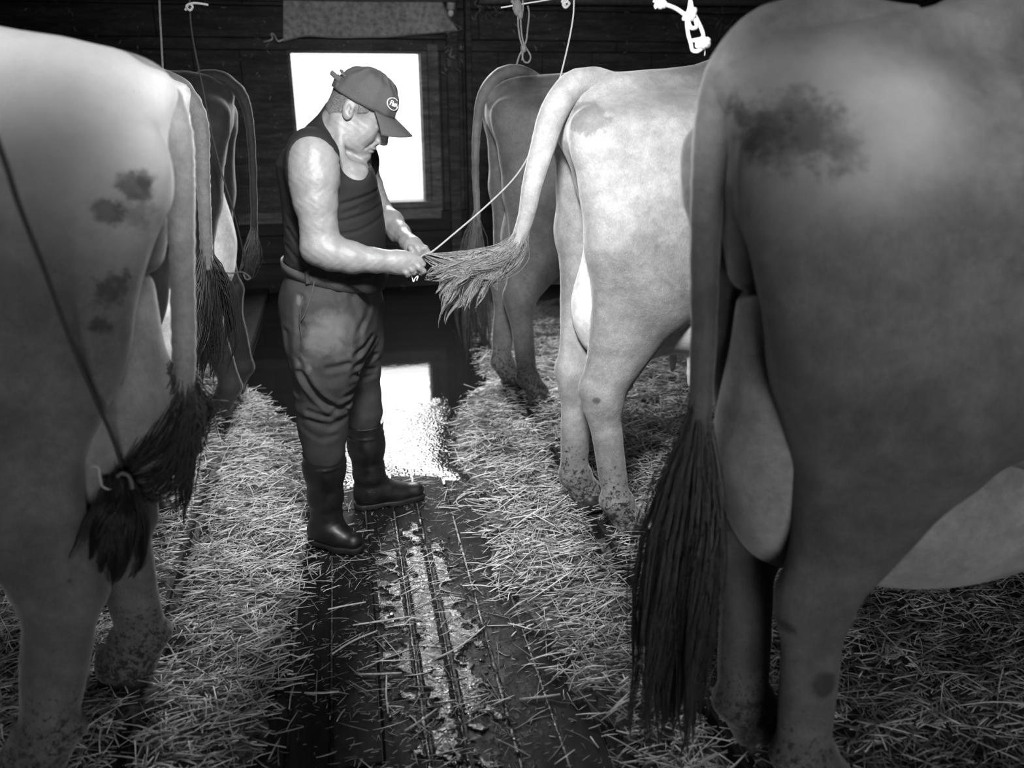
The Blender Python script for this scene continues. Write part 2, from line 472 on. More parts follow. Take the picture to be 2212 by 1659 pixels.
        link('hoof', sdf_mesh(cl, .006, cut, 'hoof'), M['hoof'], root)
    # eyes
    for sg in (1, -1):
        link('eye', sdf_mesh([ell(W(2.42, sg * .105, 1.17), (.028, .02, .024), k=.01)], .005, None, 'eye'), M['hoof'], root)
    if tail is not None:
        V, F = tubes(smooth_path(tail, 60)[None], np.interp(np.linspace(0, 1, 60), np.linspace(0, 1, len(tail_r)), tail_r)[None], 14)
        V += .0012 * np.sin(V[:, [2]] * 190 + V[:, [0]] * 80)
        tm = m_cow(name + '_tail_coat', tbase or base, spots=[sp_ for sp_ in spots if len(sp_) > 5], zdark=0)
        tl = link('tail', mesh_np(V, F, 'tail'), tm, root)
        return root, tl
    return root, None

def switch(name, roots, via, ends, n, mat, parent, r0=.0016, jit=.012, spread=.03, m=9, clump=18, r1=.0004, wav=.004, label=None):
    """hair: strands from around the point(s) roots through via to ends; arrays of points (path of cross-section centres) with spread lists"""
    P0 = np.array(roots, float)
    paths = []
    cl = RNG.normal(size=(clump, 3)); ce = RNG.normal(size=(clump, 3)); cph = RNG.uniform(0, 6.28, clump)
    ci = RNG.integers(0, clump, n)
    ctrl = np.array(via, float)             # (m_ctrl,3) centre line
    spr = np.interp(np.linspace(0, 1, m), np.linspace(0, 1, len(ends)), ends)   # lateral spread along
    ln = RNG.uniform(.62, 1.0, n)
    base = smooth_path(ctrl, 40)
    tt = np.linspace(0, 1, m)
    start = RNG.uniform(0, .45, n) * P0[0]
    for i in range(n):
        t = start[i] + (ln[i] - start[i]) * tt
        c = base[0][None] * 0 + np.stack([np.interp(t, np.linspace(0, 1, 40), base[:, k]) for k in range(3)], 1)
        sp_ = np.interp(t, np.linspace(0, 1, len(ends)), ends)[:, None]
        off = cl[ci[i]] * .75; own = RNG.normal(size=3) * .42 * (1.05 - tt[:, None] ** 1.5)
        off2 = (ce[ci[i]] * .5) * tt[:, None] ** 2
        wv = np.stack([np.sin(t * 14 + cph[ci[i]] + k * 2) for k in range(3)], 1) * wav * tt[:, None]
        fade = np.minimum(1, tt * 3 + .15)[:, None]
        paths.append(c + (off[None] + own + off2) * sp_ * fade + wv)
    rr = np.interp(tt, [0, .6, 1], [r0, r0 * .8, r1])[None] * RNG.uniform(.7, 1.3, (n, 1))
    V, F = tubes(np.array(paths), rr, 3)
    o = link(name, mesh_np(V, F, name), mat, parent)
    o['kind'] = 'stuff'
    if label: o['label'] = label
    return o


LBL = {}
D_t = [P(1960, 75, 1.42), P(1850, 66, 1.42), P(1740, 58, 1.42), P(1650, 78, 1.42), P(1580, 150, 1.40), P(1545, 260, 1.38), P(1530, 400, 1.37), P(1522, 560, 1.37), P(1520, 720, 1.37), P(1512, 880, 1.37), P(1500, 1010, 1.37)]
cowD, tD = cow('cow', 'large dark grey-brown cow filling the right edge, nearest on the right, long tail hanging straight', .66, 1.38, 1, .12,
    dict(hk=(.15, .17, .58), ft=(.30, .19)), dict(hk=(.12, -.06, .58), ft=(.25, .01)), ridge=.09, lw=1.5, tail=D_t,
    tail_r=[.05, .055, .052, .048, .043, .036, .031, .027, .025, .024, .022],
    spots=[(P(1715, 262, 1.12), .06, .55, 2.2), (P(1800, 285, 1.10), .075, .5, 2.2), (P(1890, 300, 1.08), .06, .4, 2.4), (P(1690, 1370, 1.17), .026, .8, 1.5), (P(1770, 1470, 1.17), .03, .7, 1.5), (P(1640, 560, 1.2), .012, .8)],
    ubase=.32, lights=[(P(1850, 215, 1.16), .17, .35)],  # lights: the lit band along the rump, painted into the coat
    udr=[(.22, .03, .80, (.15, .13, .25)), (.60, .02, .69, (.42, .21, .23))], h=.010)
switch('tail_switch', [.6], [P(1512, 800, 1.37), P(1505, 950, 1.37), P(1490, 1100, 1.37), P(1475, 1280, 1.37), P(1462, 1450, 1.37), P(1455, 1560, 1.37)], [.018, .022, .042, .048, .045, .04], 3000, M['brown_hair'], tD, jit=.02, clump=46, r0=.0013, wav=.007)

E_t = [P(1380, 200, 2.52), P(1325, 182, 2.52), P(1275, 176, 2.52), P(1232, 190, 2.50), P(1195, 245, 2.46), P(1172, 320, 2.43), P(1150, 400, 2.42), P(1136, 470, 2.42), P(1112, 530, 2.42), P(1075, 562, 2.42), P(1040, 572, 2.42)]
cowE, tE = cow('cow', 'pale bright-lit cow right of the man, its tail drawn to his hands', .69, 2.52, 1, .275,
    dict(hk=(.05, .13, .58), ft=(.235, .17)), dict(hk=(.015, -.07, .58), ft=(.15, -.06)), tail=E_t, stf=-.09, ubase=.85, udr=[(.24, 0, .80, (.19, .15, .20)), (.62, 0, .85, (.42, .25, .24))],
    tail_r=[.012, .036, .044, .045, .043, .038, .032, .026, .022, .018, .012],
    spots=[(P(1278, 250, 2.33), .05, .45, 3.), (P(1770, 1470, 1.2), .01, .0), (P(1285, 860, 2.36), .014, .6), (P(1240, 605, 2.4), .010, .8), (P(1236, 455, 2.4), .008, .7), (P(1250, 500, 2.4), .008, .7), (P(1400, 470, 2.3), .07, .16, 3.), (P(1460, 560, 2.3), .09, .22, 3.)])
hk_ = []
switch('tail_switch', [.5], [P(1150, 400, 2.42), P(1128, 500, 2.42), P(1095, 550, 2.42), P(1030, 577, 2.42), P(975, 570, 2.43), P(918, 552, 2.44)], [.012, .014, .022, .03, .022, .006], 1000, M['grey_hair'], tE, r0=.0009, clump=26, m=14)
for px, py, ln_, n_ in ((1085, 560, (1062, 620), 90), (1060, 570, (1015, 668), 130), (1040, 575, (985, 650), 130), (1020, 578, (955, 690), 140), (1000, 580, (955, 640), 110), (1100, 545, (1075, 615), 70), (985, 575, (935, 600), 50)):
    e = ln_
    switch('hair_lock', [.3], [P(px + 40, py - 22, 2.42), P(px, py, 2.42), P((px + e[0]) / 2 - 8, (py + e[1]) / 2, 2.415), P(e[0], e[1], 2.40)], [.012, .022, .02, .012], int(n_ * 2.6), M['grey_hair'], tE, r0=.0009, clump=9, m=13, wav=.004)

F_t = [P(1165, 165, 3.84), P(1120, 152, 3.84), P(1078, 162, 3.84), P(1043, 205, 3.8), P(1030, 280, 3.78), P(1027, 360, 3.77), P(1030, 440, 3.77), P(1032, 500, 3.77), P(1032, 540, 3.77)]
cowF, tF = cow('cow', 'grey cow standing farthest on the right, beside the window post', .69, 3.82, 1, .13,
    dict(hk=(.04, .16, .58), ft=(.21, .17)), dict(hk=(.02, -.1, .58), ft=(.13, -.09)), tail=F_t, tail_r=[.01, .028, .03, .025, .02, .017, .015, .014, .013], zb=.05, h=.013)
switch('tail_switch', [.4], [P(1030, 440, 3.77), P(1030, 520, 3.77), P(1032, 620, 3.77), P(1035, 700, 3.77), P(1037, 765, 3.77)], [.012, .03, .045, .05, .04], 500, M['brown_hair'], tF, r0=.002)

A_t = [P(225, 140, 1.82), P(300, 165, 1.82), P(350, 215, 1.82), P(376, 285, 1.80), P(388, 370, 1.79), P(392, 480, 1.79), P(394, 600, 1.79), P(397, 720, 1.79), P(396, 820, 1.79), P(385, 890, 1.78)]
cowA, tA = cow('cow', 'huge shadowed cow at the left edge, nearest on the left, tail switch tied with twine', -.33, 1.80, -1, .14,
    dict(hk=(.24, .20, .58), ft=(.47, .20)), dict(hk=(.2, -.1, .58), ft=(.34, -.12)), ridge=.08, lw=1.65, tail=A_t,
    tail_r=[.034, .040, .040, .036, .030, .027, .026, .026, .025, .022],
    spots=[(P(285, 410, 1.58), .028, .7, 2.2), (P(305, 390, 1.58), .02, .6), (P(225, 465, 1.55), .03, .6), (P(270, 470, 1.55), .035, .4), (P(225, 640, 1.52), .035, .7), (P(290, 615, 1.52), .03, .5), (P(208, 720, 1.52), .022, .7),
           (P(140, 1285, 1.50), .014, .9)],
    lights=[(P(150, 110, 1.65), .3, .4)], h=.010)  # lights: lit top of the rump, painted pale
switch('tail_switch', [.6], [P(396, 760, 1.79), P(394, 850, 1.79), P(378, 930, 1.77), P(335, 985, 1.74), P(295, 1015, 1.70), P(266, 1032, 1.66)], [.02, .028, .055, .05, .028, .008], 2200, M['dark_hair'], tA, clump=34, r0=.0012)
switch('loose_hair', [.3], [P(396, 820, 1.79), P(402, 900, 1.79), P(405, 980, 1.79), P(402, 1060, 1.79), P(392, 1110, 1.79)], [.02, .024, .022, .022, .02], 160, M['dark_hair'], tA, clump=10)
switch('tied_tuft', [.02], [P(266, 1030, 1.64), P(262, 1060, 1.63), P(255, 1120, 1.62), P(242, 1190, 1.62), P(225, 1235, 1.62)], [.007, .016, .034, .044, .034], 1500, M['dark_hair'], tA, clump=22, r0=.0012)

B_t = [P(335, 165, 2.78), P(385, 188, 2.78), P(418, 230, 2.76), P(434, 280, 2.74), P(437, 350, 2.74), P(441, 430, 2.74), P(445, 520, 2.74), P(447, 580, 2.74)]
cowB, tB = cow('cow', 'pale cow second on the left, mostly hidden behind the nearest left one', -.45, 2.76, -1, .62,
    dict(hk=(.28, .22, .58), ft=(.38, .3)), dict(hk=(.14, -.08, .58), ft=(.28, -.1)), tbase=.14, ubase=.85, udr=[(.24, 0, .74, (.15, .17, .25)), (.45, 0, .74, (.3, .2, .2))], tail=B_t, tail_r=[.032, .034, .030, .026, .023, .021, .02, .02], ridge=.04)
switch('tail_switch', [.5], [P(444, 520, 2.74), P(446, 600, 2.74), P(444, 680, 2.74), P(440, 740, 2.74), P(436, 800, 2.74)], [.014, .028, .04, .045, .035], 600, M['dark_hair'], tB, r0=.0018)

C_t = [P(410, 172, 3.97), P(435, 166, 3.97), P(465, 166, 3.97), P(492, 176, 3.96), P(522, 205, 3.94), P(538, 260, 3.93), P(545, 340, 3.93), P(548, 420, 3.93), P(549, 500, 3.93), P(546, 560, 3.93)]
cowC, tC = cow('cow', 'dark cow standing farthest on the left by the back wall, rim-lit tail', -.46, 3.95, -1, .03,
    dict(hk=(.12, .15, .58), ft=(.2, .15)), dict(hk=(.06, -.12, .58), ft=(.17, -.14)), ridge=.03, ubase=.8, udr=[(.19, .02, .82, (.14, .16, .25)), (.45, 0, .76, (.3, .18, .18))], tail=C_t, tail_r=[.01, .028, .032, .03, .026, .02, .017, .016, .016, .014], h=.013,
    spots=[(P(478, 660, 3.76), .05, .95, 2.)])
switch('tail_switch', [.4], [P(549, 480, 3.93), P(546, 540, 3.93), P(538, 575, 3.93), P(533, 600, 3.93)], [.012, .02, .022, .012], 200, M['brown_hair'], tC, r0=.002)


# ------------------------------------------------------------------ the barn
def m_wood(name, base, rough=.75, specks=True, dark=.5):
    t = NT(name); p = t.pos()
    g = t.noise(p, 9, 6, .65, stretch=(.35, 1, 2.5)); f = t.noise(p, 70, 4, .7, stretch=(.3, 1, 1))
    v = t.math('MULTIPLY', t.ramp(g, .3, .72, dark, 1.4), base)
    v = t.math('MULTIPLY', v, t.ramp(f, .3, .7, .75, 1.2))
    if specks:
        k = t.noise(p, 55, 2, .4)
        v = t.mix(t.math('MULTIPLY', t.ramp(k, .70, .74), t.ramp(g, .45, .6)), v, .22)
    return t.out(v, rough, t.math('ADD', f, g), .5, .006, .3)
M['wall'] = m_wood('sooty_wall_boards', .05)
M['wall_low'] = m_wood('lower_wall_boards', .022, specks=False)  # bottom rows of wall boards, darker than the upper ones
M['ceil'] = m_wood('ceiling_boards', .05, specks=False)
M['frame'] = m_wood('window_frame_wood', .12)
M['iron'] = m_plain('grey_pipe', .10, .5, 40, .3)
M['reveal'] = m_plain('whitewashed_reveal', .5, .8)

def m_wet():
    t = NT('wet_muddy_planks'); p = t.pos()
    g = t.noise(p, 14, 6, .6, stretch=(3, .35, 1)); f = t.noise(p, 60, 6, .8); mud = t.noise(p, 5.5, 5, .6)
    film = t.noise(p, 2.3, 3, .5)
    v = t.math('MULTIPLY', t.ramp(g, .3, .7, .45, 1.4), .011)
    v = t.mix(t.ramp(mud, .5, .62), v, .012)
    sy = t.add('ShaderNodeSeparateXYZ', ins={0: p})
    far = t.ramp(sy.outputs[1], 2.9, 3.6)                       # the far end stands under water
    wet = t.math('ADD', t.ramp(film, .38, .52), far, clamp=True)
    r = t.mix(wet, .6, .2)
    r = t.math('ADD', r, t.math('MULTIPLY', t.ramp(mud, .55, .7), .15))
    pud = t.math('MULTIPLY', t.blob((.22, 1.95, 0), .36, t.noise(p, 11, 6, .75), 3.4, .55, (1.8, .7, 1)), .9)
    r = t.mix(pud, r, .05)
    r = t.mix(far, r, .05)
    b = t.math('ADD', t.math('MULTIPLY', f, 1.0), t.math('MULTIPLY', g, .8))
    b = t.math('ADD', t.math('MULTIPLY', b, t.mix(pud, 1., .45)), t.math('MULTIPLY', t.noise(p, 34, 3, .6, stretch=(1, .6, 1), dist=1.5), t.math('MULTIPLY', pud, 2.2)))
    return t.out(v, r, b, .55, .012, t.mix(t.math('MAXIMUM', pud, far), .18, .5))
M['wet'] = m_wet()
M['mud'] = m_plain('dark_bedding_soil', .025, .6, 25, .6, .6)

def struct(name, lo, hi, mat, parent=None, **kw):
    o = link(name, box_mesh(lo, hi, **kw), mat, parent, smooth=False); o['kind'] = 'structure'; return o
XL, XR, YB, YF, ZC = -3.6, 4.2, 6.5, -2.6, 2.75
floor = struct('floor', (XL - .1, YF - .1, -.16), (XR + .1, YB + .3, -.035), M['mud'])
XA0, XA1 = -.62, .83
def part(name, lo, hi, mat, parent, **kw): return link(name, box_mesh(lo, hi, **kw), mat, parent, smooth=False)
edges = [-.62, -.49, -.37, -.24, -.13, .0, .11, .205, .333, .45, .56, .69, .83]
for i in range(len(edges) - 1):
    cuts = sorted([YF, 6.48] + [random.Random(i * 3 + k).uniform(0, 6) for k in range(2)])
    for j in range(len(cuts) - 1):
        dz = random.Random(i * 7 + j).uniform(-.0022, .0018)
        part('plank', (edges[i] + .004, cuts[j] + .003, -.035), (edges[i + 1] - .004, cuts[j + 1] - .003, dz), M['wet'], floor, bev=.003)
stL = struct('floor_stall_left', (XL, YF, -.035), (XA0 - .012, YB, .05), M['mud'])
stR = struct('floor_stall_right', (XA1 + .012, YF, -.035), (XR, YB, .05), M['mud'])
# back wall with the window opening: built of boards round it
WX0, WX1, WZ0, WZ1 = -.305, .652, .700, 1.808
wb = struct('wall_back', (XL, YB + .03, 2.62), (XR, YB + .16, ZC), M['wall'])
def boards_h(z0, z1, joints, parent, y=YB, x0=XL, x1=XR):
    xs = [x0] + [j for j in joints if x0 < j < x1] + [x1]
    for a, b in zip(xs[:-1], xs[1:]):
        dy = random.uniform(-.006, .004)
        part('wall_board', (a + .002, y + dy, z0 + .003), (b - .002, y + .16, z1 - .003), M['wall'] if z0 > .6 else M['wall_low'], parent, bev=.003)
random.seed(5)
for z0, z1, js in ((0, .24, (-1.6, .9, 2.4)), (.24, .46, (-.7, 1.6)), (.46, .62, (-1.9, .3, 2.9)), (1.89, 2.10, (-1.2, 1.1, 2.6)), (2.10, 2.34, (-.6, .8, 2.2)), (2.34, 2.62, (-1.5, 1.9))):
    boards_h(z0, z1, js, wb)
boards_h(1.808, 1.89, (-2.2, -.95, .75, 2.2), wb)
xs = [XL, -2.9, -2.3, -1.75, -1.32, -.98, -.655, WX0]
for a, b in zip(xs[:-1], xs[1:]): part('wall_board', (a + .002, YB + random.uniform(-.005, .003), .622), (b - .002, YB + .16, 1.806), M['wall'], wb, bev=.003)
xs = [WX1, .80, .97, 1.25, 1.6, 2.0, 2.5, 3.1, 3.6, XR]
for a, b in zip(xs[:-1], xs[1:]): part('wall_board', (a + .002, YB + random.uniform(-.005, .003), .622), (b - .002, YB + .16, 1.806), M['wall'], wb, bev=.003)
boards_h(.622, .70, (), wb, x0=WX0, x1=WX1)
for lo, hi in (((XL, YB + .162, -.15), (XR, YB + .20, WZ0 - .02)), ((XL, YB + .162, WZ1 + .02), (XR, YB + .20, 2.75)), ((XL, YB + .162, WZ0 - .02), (WX0 - .01, YB + .20, WZ1 + .02)), ((WX1 + .01, YB + .162, WZ0 - .02), (XR, YB + .20, WZ1 + .02))):
    part('outer_boarding', lo, hi, M['wall'], wb)
win = empty('window_1', (WX0, YB, WZ0), kind='structure')
part('window_frame', (WX0 - .001, YB - .012, WZ1 - .02), (WX1, YB + .16, WZ1 + .002), M['frame'], win, bev=.002)
part('window_frame', (WX0 - .02, YB - .012, WZ0), (WX0 + .006, YB + .16, WZ1), M['frame'], win, bev=.002)
part('window_frame', (WX1 - .002, YB - .012, WZ0), (WX1 + .045, YB + .03, WZ1), M['frame'], win, bev=.002)
part('reveal_board', (WX1 - .018, YB + .02, WZ0), (WX1 - .002, YB + .16, WZ1 - .02), M['reveal'], win)
part('window_sill', (WX0 - .03, YB - .03, WZ0 - .05), (WX1 + .08, YB + .16, WZ0), M['frame'], win, bev=.004)
tr = struct('trim_1', (WX1 + .05, YB - .02, .62), (WX1 + .13, YB, 1.86), M['frame'], bev=.003)
tr = struct('trim_2', (WX0 - .5, YB - .022, .56), (WX1 + .12, YB, .645), M['frame'], bev=.003)
post = struct('trim_3', (.845, YB - .07, 0), (.93, YB - .008, 2.62), M['wall'], bev=.006)
post2 = struct('trim_4', (.985, YB - .09, .0), (1.03, YB - .008, 2.62), M['wall'], bev=.006)
struct('wall_left', (XL - .12, YF, -.03), (XL, YB, ZC), M['wall'])
struct('wall_right', (XR, YF, -.03), (XR + .12, YB, ZC), M['wall'])
wf = struct('wall_front', (XL, YF - .12, 2.2), (XR, YF, ZC), M['wall'])
part('wall_panel', (XL, YF - .12, -.03), (-.5, YF, 2.2), M['wall'], wf)
part('wall_panel', (1.1, YF - .12, -.03), (XR, YF, 2.2), M['wall'], wf)
ce = struct('ceiling', (XL - .1, YF - .1, ZC), (XR + .1, YB + .2, ZC + .08), M['ceil'])
for i in range(7): part('joist', (XL, YF + .6 + i * 1.35, ZC - .14), (XR, YF + .7 + i * 1.35, ZC), M['ceil'], ce)


# ------------------------------------------------------------------ straw bedding
def vnoise(x, y, sc, seed=0):
    x = x * sc + seed * 17.3; y = y * sc + seed * 9.1
    return (np.sin(x * 1.7 + 1.3 * np.sin(y * 1.1 + seed)) + np.sin(y * 2.1 + 1.7 * np.sin(x * .9)) + np.sin((x + y) * 1.3 + seed)) / 3
def sst(a, b, v): t = np.clip((v - a) / (b - a), 0, 1); return t * t * (3 - 2 * t)
def cover(x, y):
    """how thickly straw lies at a point of the floor, 0..1"""
    eL = np.interp(y, [0.8, 1.6, 2.0, 2.5, 3.2, 3.7, 4.3, 6], [-.42, -.34, -.27, -.22, -.20, -.34, -.62, -.70]) + .05 * vnoise(x, y, 5, 1)
    eR = np.interp(y, [0.8, 1.5, 1.9, 2.3, 2.8, 3.2, 3.5, 3.75, 4.3, 6], [.66, .58, .48, .42, .46, .46, .40, .52, .75, .85]) + .05 * vnoise(x, y, 6, 2)
    L = sst(0.10, -.12, x - eL); R = sst(-.10, .12, x - eR)
    return np.maximum(L, R)
def bedh(x, y):
    c = cover(x, y)
    plat = np.where((x < XA0) | (x > XA1), .05, 0)
    rise = .05 * sst(.25, 0, np.minimum(np.abs(x - XA0), np.abs(x - XA1)))
    lump = .022 * (vnoise(x, y, 9, 3) + .6 * vnoise(x, y, 21, 4)) + .018
    gap = np.exp(-((np.minimum(np.abs(x - XA0 + .02 * vnoise(y, y, 6)), np.abs(x - XA1 - .02 * vnoise(y, y, 6)))) / .03) ** 2)
    return np.maximum(plat, rise * .8) * c + c * (lump + .012) - .012 * (1 - c) - gap * .09 * (vnoise(x * 0, y, 4, 5) > -.35)
M['straw_base'] = m_plain('trodden_bedding', .10, .9, 60, .7, 1.0)
def m_straw():
    t = NT('straw'); a = t.add('ShaderNodeAttribute', attribute_name='tone')
    p = t.pos(); n = t.noise(p, 8, 3, .6)
    v = t.math('MULTIPLY', a.outputs['Fac'], t.ramp(n, .3, .7, .8, 1.15))
    return t.out(v, .45, None, spec=.45)
M['straw'] = m_straw()
def bed(name, x0, x1, y0, y1, st=.022):
    gx = np.arange(x0, x1 + st, st); gy = np.arange(y0, y1 + st, st)
    X, Y = np.meshgrid(gx, gy, indexing='ij'); c = cover(X, Y)
    Z = np.where(c > .05, bedh(X, Y) - .012, -.03)
    V = np.stack([X, Y, Z], -1).reshape(-1, 3); n0, n1 = X.shape
    i = (np.arange(n0 - 1)[:, None] * n1 + np.arange(n1 - 1)[None]).ravel()
    return mesh_np(V, [np.stack([i, i + n1, i + n1 + 1, i + 1], 1)], name)
def straws(n, xr, yr, lr, wr, dens, zlift=.026, tilt=.2, tone=(.36, .86), m=3, ybias=None, flat=True):
    got = []
    while sum(len(g) for g in got) < n:
        x = RNG.uniform(*xr, 4 * n); y = yr[0] + (yr[1] - yr[0]) * RNG.uniform(0, 1, 4 * n) ** (ybias or 1)
        k = RNG.uniform(size=4 * n) < dens(x, y)
        got.append(np.stack([x[k], y[k]], 1))
        if not k.any(): break
    q = np.concatenate(got)[:n]; n = len(q)
    L = np.exp(RNG.uniform(math.log(lr[0]), math.log(lr[1]), n)); th = RNG.uniform(0, math.pi, n)
    th = np.where(RNG.uniform(size=n) < .35, RNG.normal(.1, .35, n), th)
    tl = RNG.normal(0, tilt, n); z = bedh(q[:, 0], q[:, 1]) + RNG.uniform(0, 1, n) ** 1.5 * zlift * cover(q[:, 0], q[:, 1]) + .003
    t = np.linspace(-.5, .5, m)[None, :, None]
    dx = np.stack([np.cos(th) * np.cos(tl), np.sin(th) * np.cos(tl), np.sin(tl)], 1)[:, None]
    side = np.stack([-np.sin(th), np.cos(th), 0 * th], 1)[:, None]
    bend = RNG.normal(0, .035, n)[:, None, None] * L[:, None, None]; sag = np.abs(RNG.normal(0, .04, n))[:, None, None] * L[:, None, None]
    pth = np.concatenate([q, z[:, None]], 1)[:, None] + dx * t * L[:, None, None] + side * bend * (1 - 4 * t * t) + A(0, 0, 1) * sag * (1 - 4 * t * t)
    zmin = bedh(pth[..., 0], pth[..., 1]) + .0015
    zmin = np.where(cover(pth[..., 0], pth[..., 1]) < .1, .004, zmin)
    pth[..., 2] = np.maximum(pth[..., 2], zmin)
    w_ = RNG.uniform(*wr, n)[:, None] * np.array([.8, 1, .7] if m == 3 else np.interp(np.linspace(0, 1, m), [0, .5, 1], [.8, 1, .7]))[None]
    V, F = tubes(pth, w_, 3)
    tn = RNG.uniform(*tone, n) * np.where(RNG.uniform(size=n) < .25, .5, 1)
    return (V, F), np.repeat(tn, m * 3)
def straw_obj(name, sets, label, cat, parts=None):
    V, F = merge([q[0] for q in sets]); o = link(name, mesh_np(V, F, name, np.concatenate([q[1] for q in sets])), M['straw'], smooth=False)
    return tag(o, label, cat, kind='stuff')
tag(link('straw_bed', bed('straw_bed', -2.0, -.05, .7, 5.6), M['straw_base']), 'trodden dark layer under the straw on the left side of the alley', 'bedding', kind='stuff')
tag(link('straw_bed', bed('straw_bed', .05, 2.6, .7, 5.6), M['straw_base']), 'trodden dark layer under the straw on the right side of the alley', 'bedding', kind='stuff')
fall = lambda x, y: cover(x, y) * np.where(np.minimum(np.abs(x - XA0), np.abs(x - XA1)) < .026, .07, 1)
straw_obj('straw', [straws(24000, (-1.7, -.1), (.9, 5.0), (.02, .09), (.0011, .0031), fall, ybias=1.25),
                    straws(3000, (-1.5, -.12), (1.0, 4.4), (.09, .2), (.0012, .0026), fall, .03, .2, m=6)],
          'loose pale straw bedding heaped along the left side of the alley', 'straw')
straw_obj('straw', [straws(26000, (.1, 2.3), (.9, 5.0), (.02, .09), (.0011, .0031), fall, ybias=1.25),
                    straws(3400, (.2, 2.3), (1.0, 4.4), (.09, .2), (.0012, .0026), fall, .03, .2, m=6)],
          'loose pale straw bedding heaped along the right side of the alley', 'straw')
al = lambda x, y: (1 - cover(x, y)) * (.35 + .65 * (vnoise(x, y, 5, 6) > -.1)) * np.where(y > 3.9, .12, 1)
straw_obj('straw_chaff', [straws(5200, (-.6, .85), (.9, 5.5), (.008, .035), (.0005, .0012), al, .004, .08, (.2, .55), ybias=1.3),
                          straws(420, (-.55, .8), (.95, 4.2), (.04, .13), (.0008, .002), al, .006, .04, (.25, .7), m=5)],
          'short chopped straw scattered on the wet planks of the alley', 'straw')
for i, (a, b, c_) in enumerate((((942, 1422), (995, 1395), (1048, 1352)), ((762, 1350), (830, 1340), (896, 1330)), ((718, 1412), (760, 1385), (815, 1362)), ((775, 1456), (830, 1455), (868, 1453)),
                         ((835, 1458), (834, 1500), (838, 1540)), ((874, 1578), (910, 1556), (942, 1532)), ((658, 1496), (700, 1496), (732, 1493)), ((1122, 1510), (1170, 1505), (1210, 1499)),
                         ((872, 1352), (888, 1335), (912, 1338)), ((708, 1316), (745, 1308), (790, 1300)))):
    pts = [G(*q_, .006 + .003 * (k % 2)) for k, q_ in enumerate((a, b, c_))]
    lab_ = ('long pale stalk slanting across the middle of the alley planks', 'long stalk lying level left of the middle of the alley, longest of its group', 'bent stalk slanting down left beside the level long ones', 'short level stalk below the long level ones', 'stalk pointing straight at the viewer, hanging below a level stalk', 'stalk slanting up right near the bottom middle of the alley', 'level stalk on the dark planks at the left, by the bedding edge', 'pale level stalk at the right edge of the alley by the bedding', 'short stalk slanting up right just below the puddle glare', 'pale stalk nearest below the toe of the near boot')[i]
    tag(link('straw_stalk', tube_mesh(pts, [.0025, .003, .0022], 10, 6), M['straw_stalk'] if 'straw_stalk' in M else M.setdefault('straw_stalk', m_plain('straw_stalk', .5, .45, 90, .3))),
        lab_, 'straw', 'long stalks on the alley floor')
# standing water and slurry over the planks at the far end
gx = np.arange(-.62, .84, .02); gy = np.arange(3.0, 6.47, .02)
Xg, Yg = np.meshgrid(gx, gy, indexing='ij')
edge = 3.12 + .14 * vnoise(Xg, Xg * 0, 9, 8) + .10 * vnoise(Xg, Yg, 7, 9)
Zg = .0065 + np.clip((Yg - edge) * .10, -.02, 0) - .022 * np.clip(cover(Xg, Yg) * (Yg < 4.2), 0, 1)
Vg = np.stack([Xg, Yg, Zg], -1).reshape(-1, 3); n0, n1 = Xg.shape
ig = (np.arange(n0 - 1)[:, None] * n1 + np.arange(n1 - 1)[None]).ravel()
t = NT('slurry_water'); p = t.pos(); yy = t.add('ShaderNodeSeparateXYZ', ins={0: p}).outputs[1]
bub = t.add('ShaderNodeTexVoronoi', ins={'Vector': p, 'Scale': 75.}); bn = t.noise(p, 9, 5, .7); fine = t.noise(p, 45, 5, .7)
near = t.ramp(t.math('ADD', yy, t.math('MULTIPLY', bn, .7)), 4.0, 4.35, 1., 0.)
hgt = t.math('ADD', t.math('MULTIPLY', t.math('ADD', t.math('MULTIPLY', bub.outputs['Distance'], .35), t.math('MULTIPLY', t.noise(p, 22, 4, .6, dist=1.), .8)), t.math('MULTIPLY', near, .55)), t.math('MULTIPLY', bn, .06))
t.out(.012, t.mix(near, .03, .12), hgt, .5, .012, .6)
tag(link('puddle', mesh_np(Vg, [np.stack([ig, ig + n1, ig + n1 + 1, ig + 1], 1)], 'puddle'), t.m), 'dark standing water on the alley floor below the window, reflecting it', 'puddle')
def film(name, x0, x1, y0, y1, f, label):
    gx = np.arange(x0, x1, .008); gy = np.arange(y0, y1, .008)
    X, Y = np.meshgrid(gx, gy, indexing='ij'); 
    ge = np.min(np.abs(X[..., None] - np.array(edges)), -1)
    F_ = np.minimum(f(X, Y), (ge - .009) * 40)
    Z = np.where(F_ > 0, .0030, -.012) * np.clip(np.abs(F_) * 14, 0, 1)
    V = np.stack([X, Y, Z], -1).reshape(-1, 3); n0, n1 = X.shape
    i = (np.arange(n0 - 1)[:, None] * n1 + np.arange(n1 - 1)[None]).ravel()
    t = NT(name + '_film'); p = t.pos()
    bub = t.add('ShaderNodeTexVoronoi', ins={'Vector': p, 'Scale': 110.})
    h = t.math('ADD', t.math('MULTIPLY', bub.outputs['Distance'], .25), t.math('MULTIPLY', t.noise(p, 40, 5, .7, dist=1.), 1.))
    t.out(.010, t.ramp(t.noise(p, 16, 4, .7), .4, .6, .06, .3), h, .33, .012, .5)
    tag(link('puddle', mesh_np(V, [np.stack([i, i + n1, i + n1 + 1, i + 1], 1)], name), t.m), label, 'puddle')
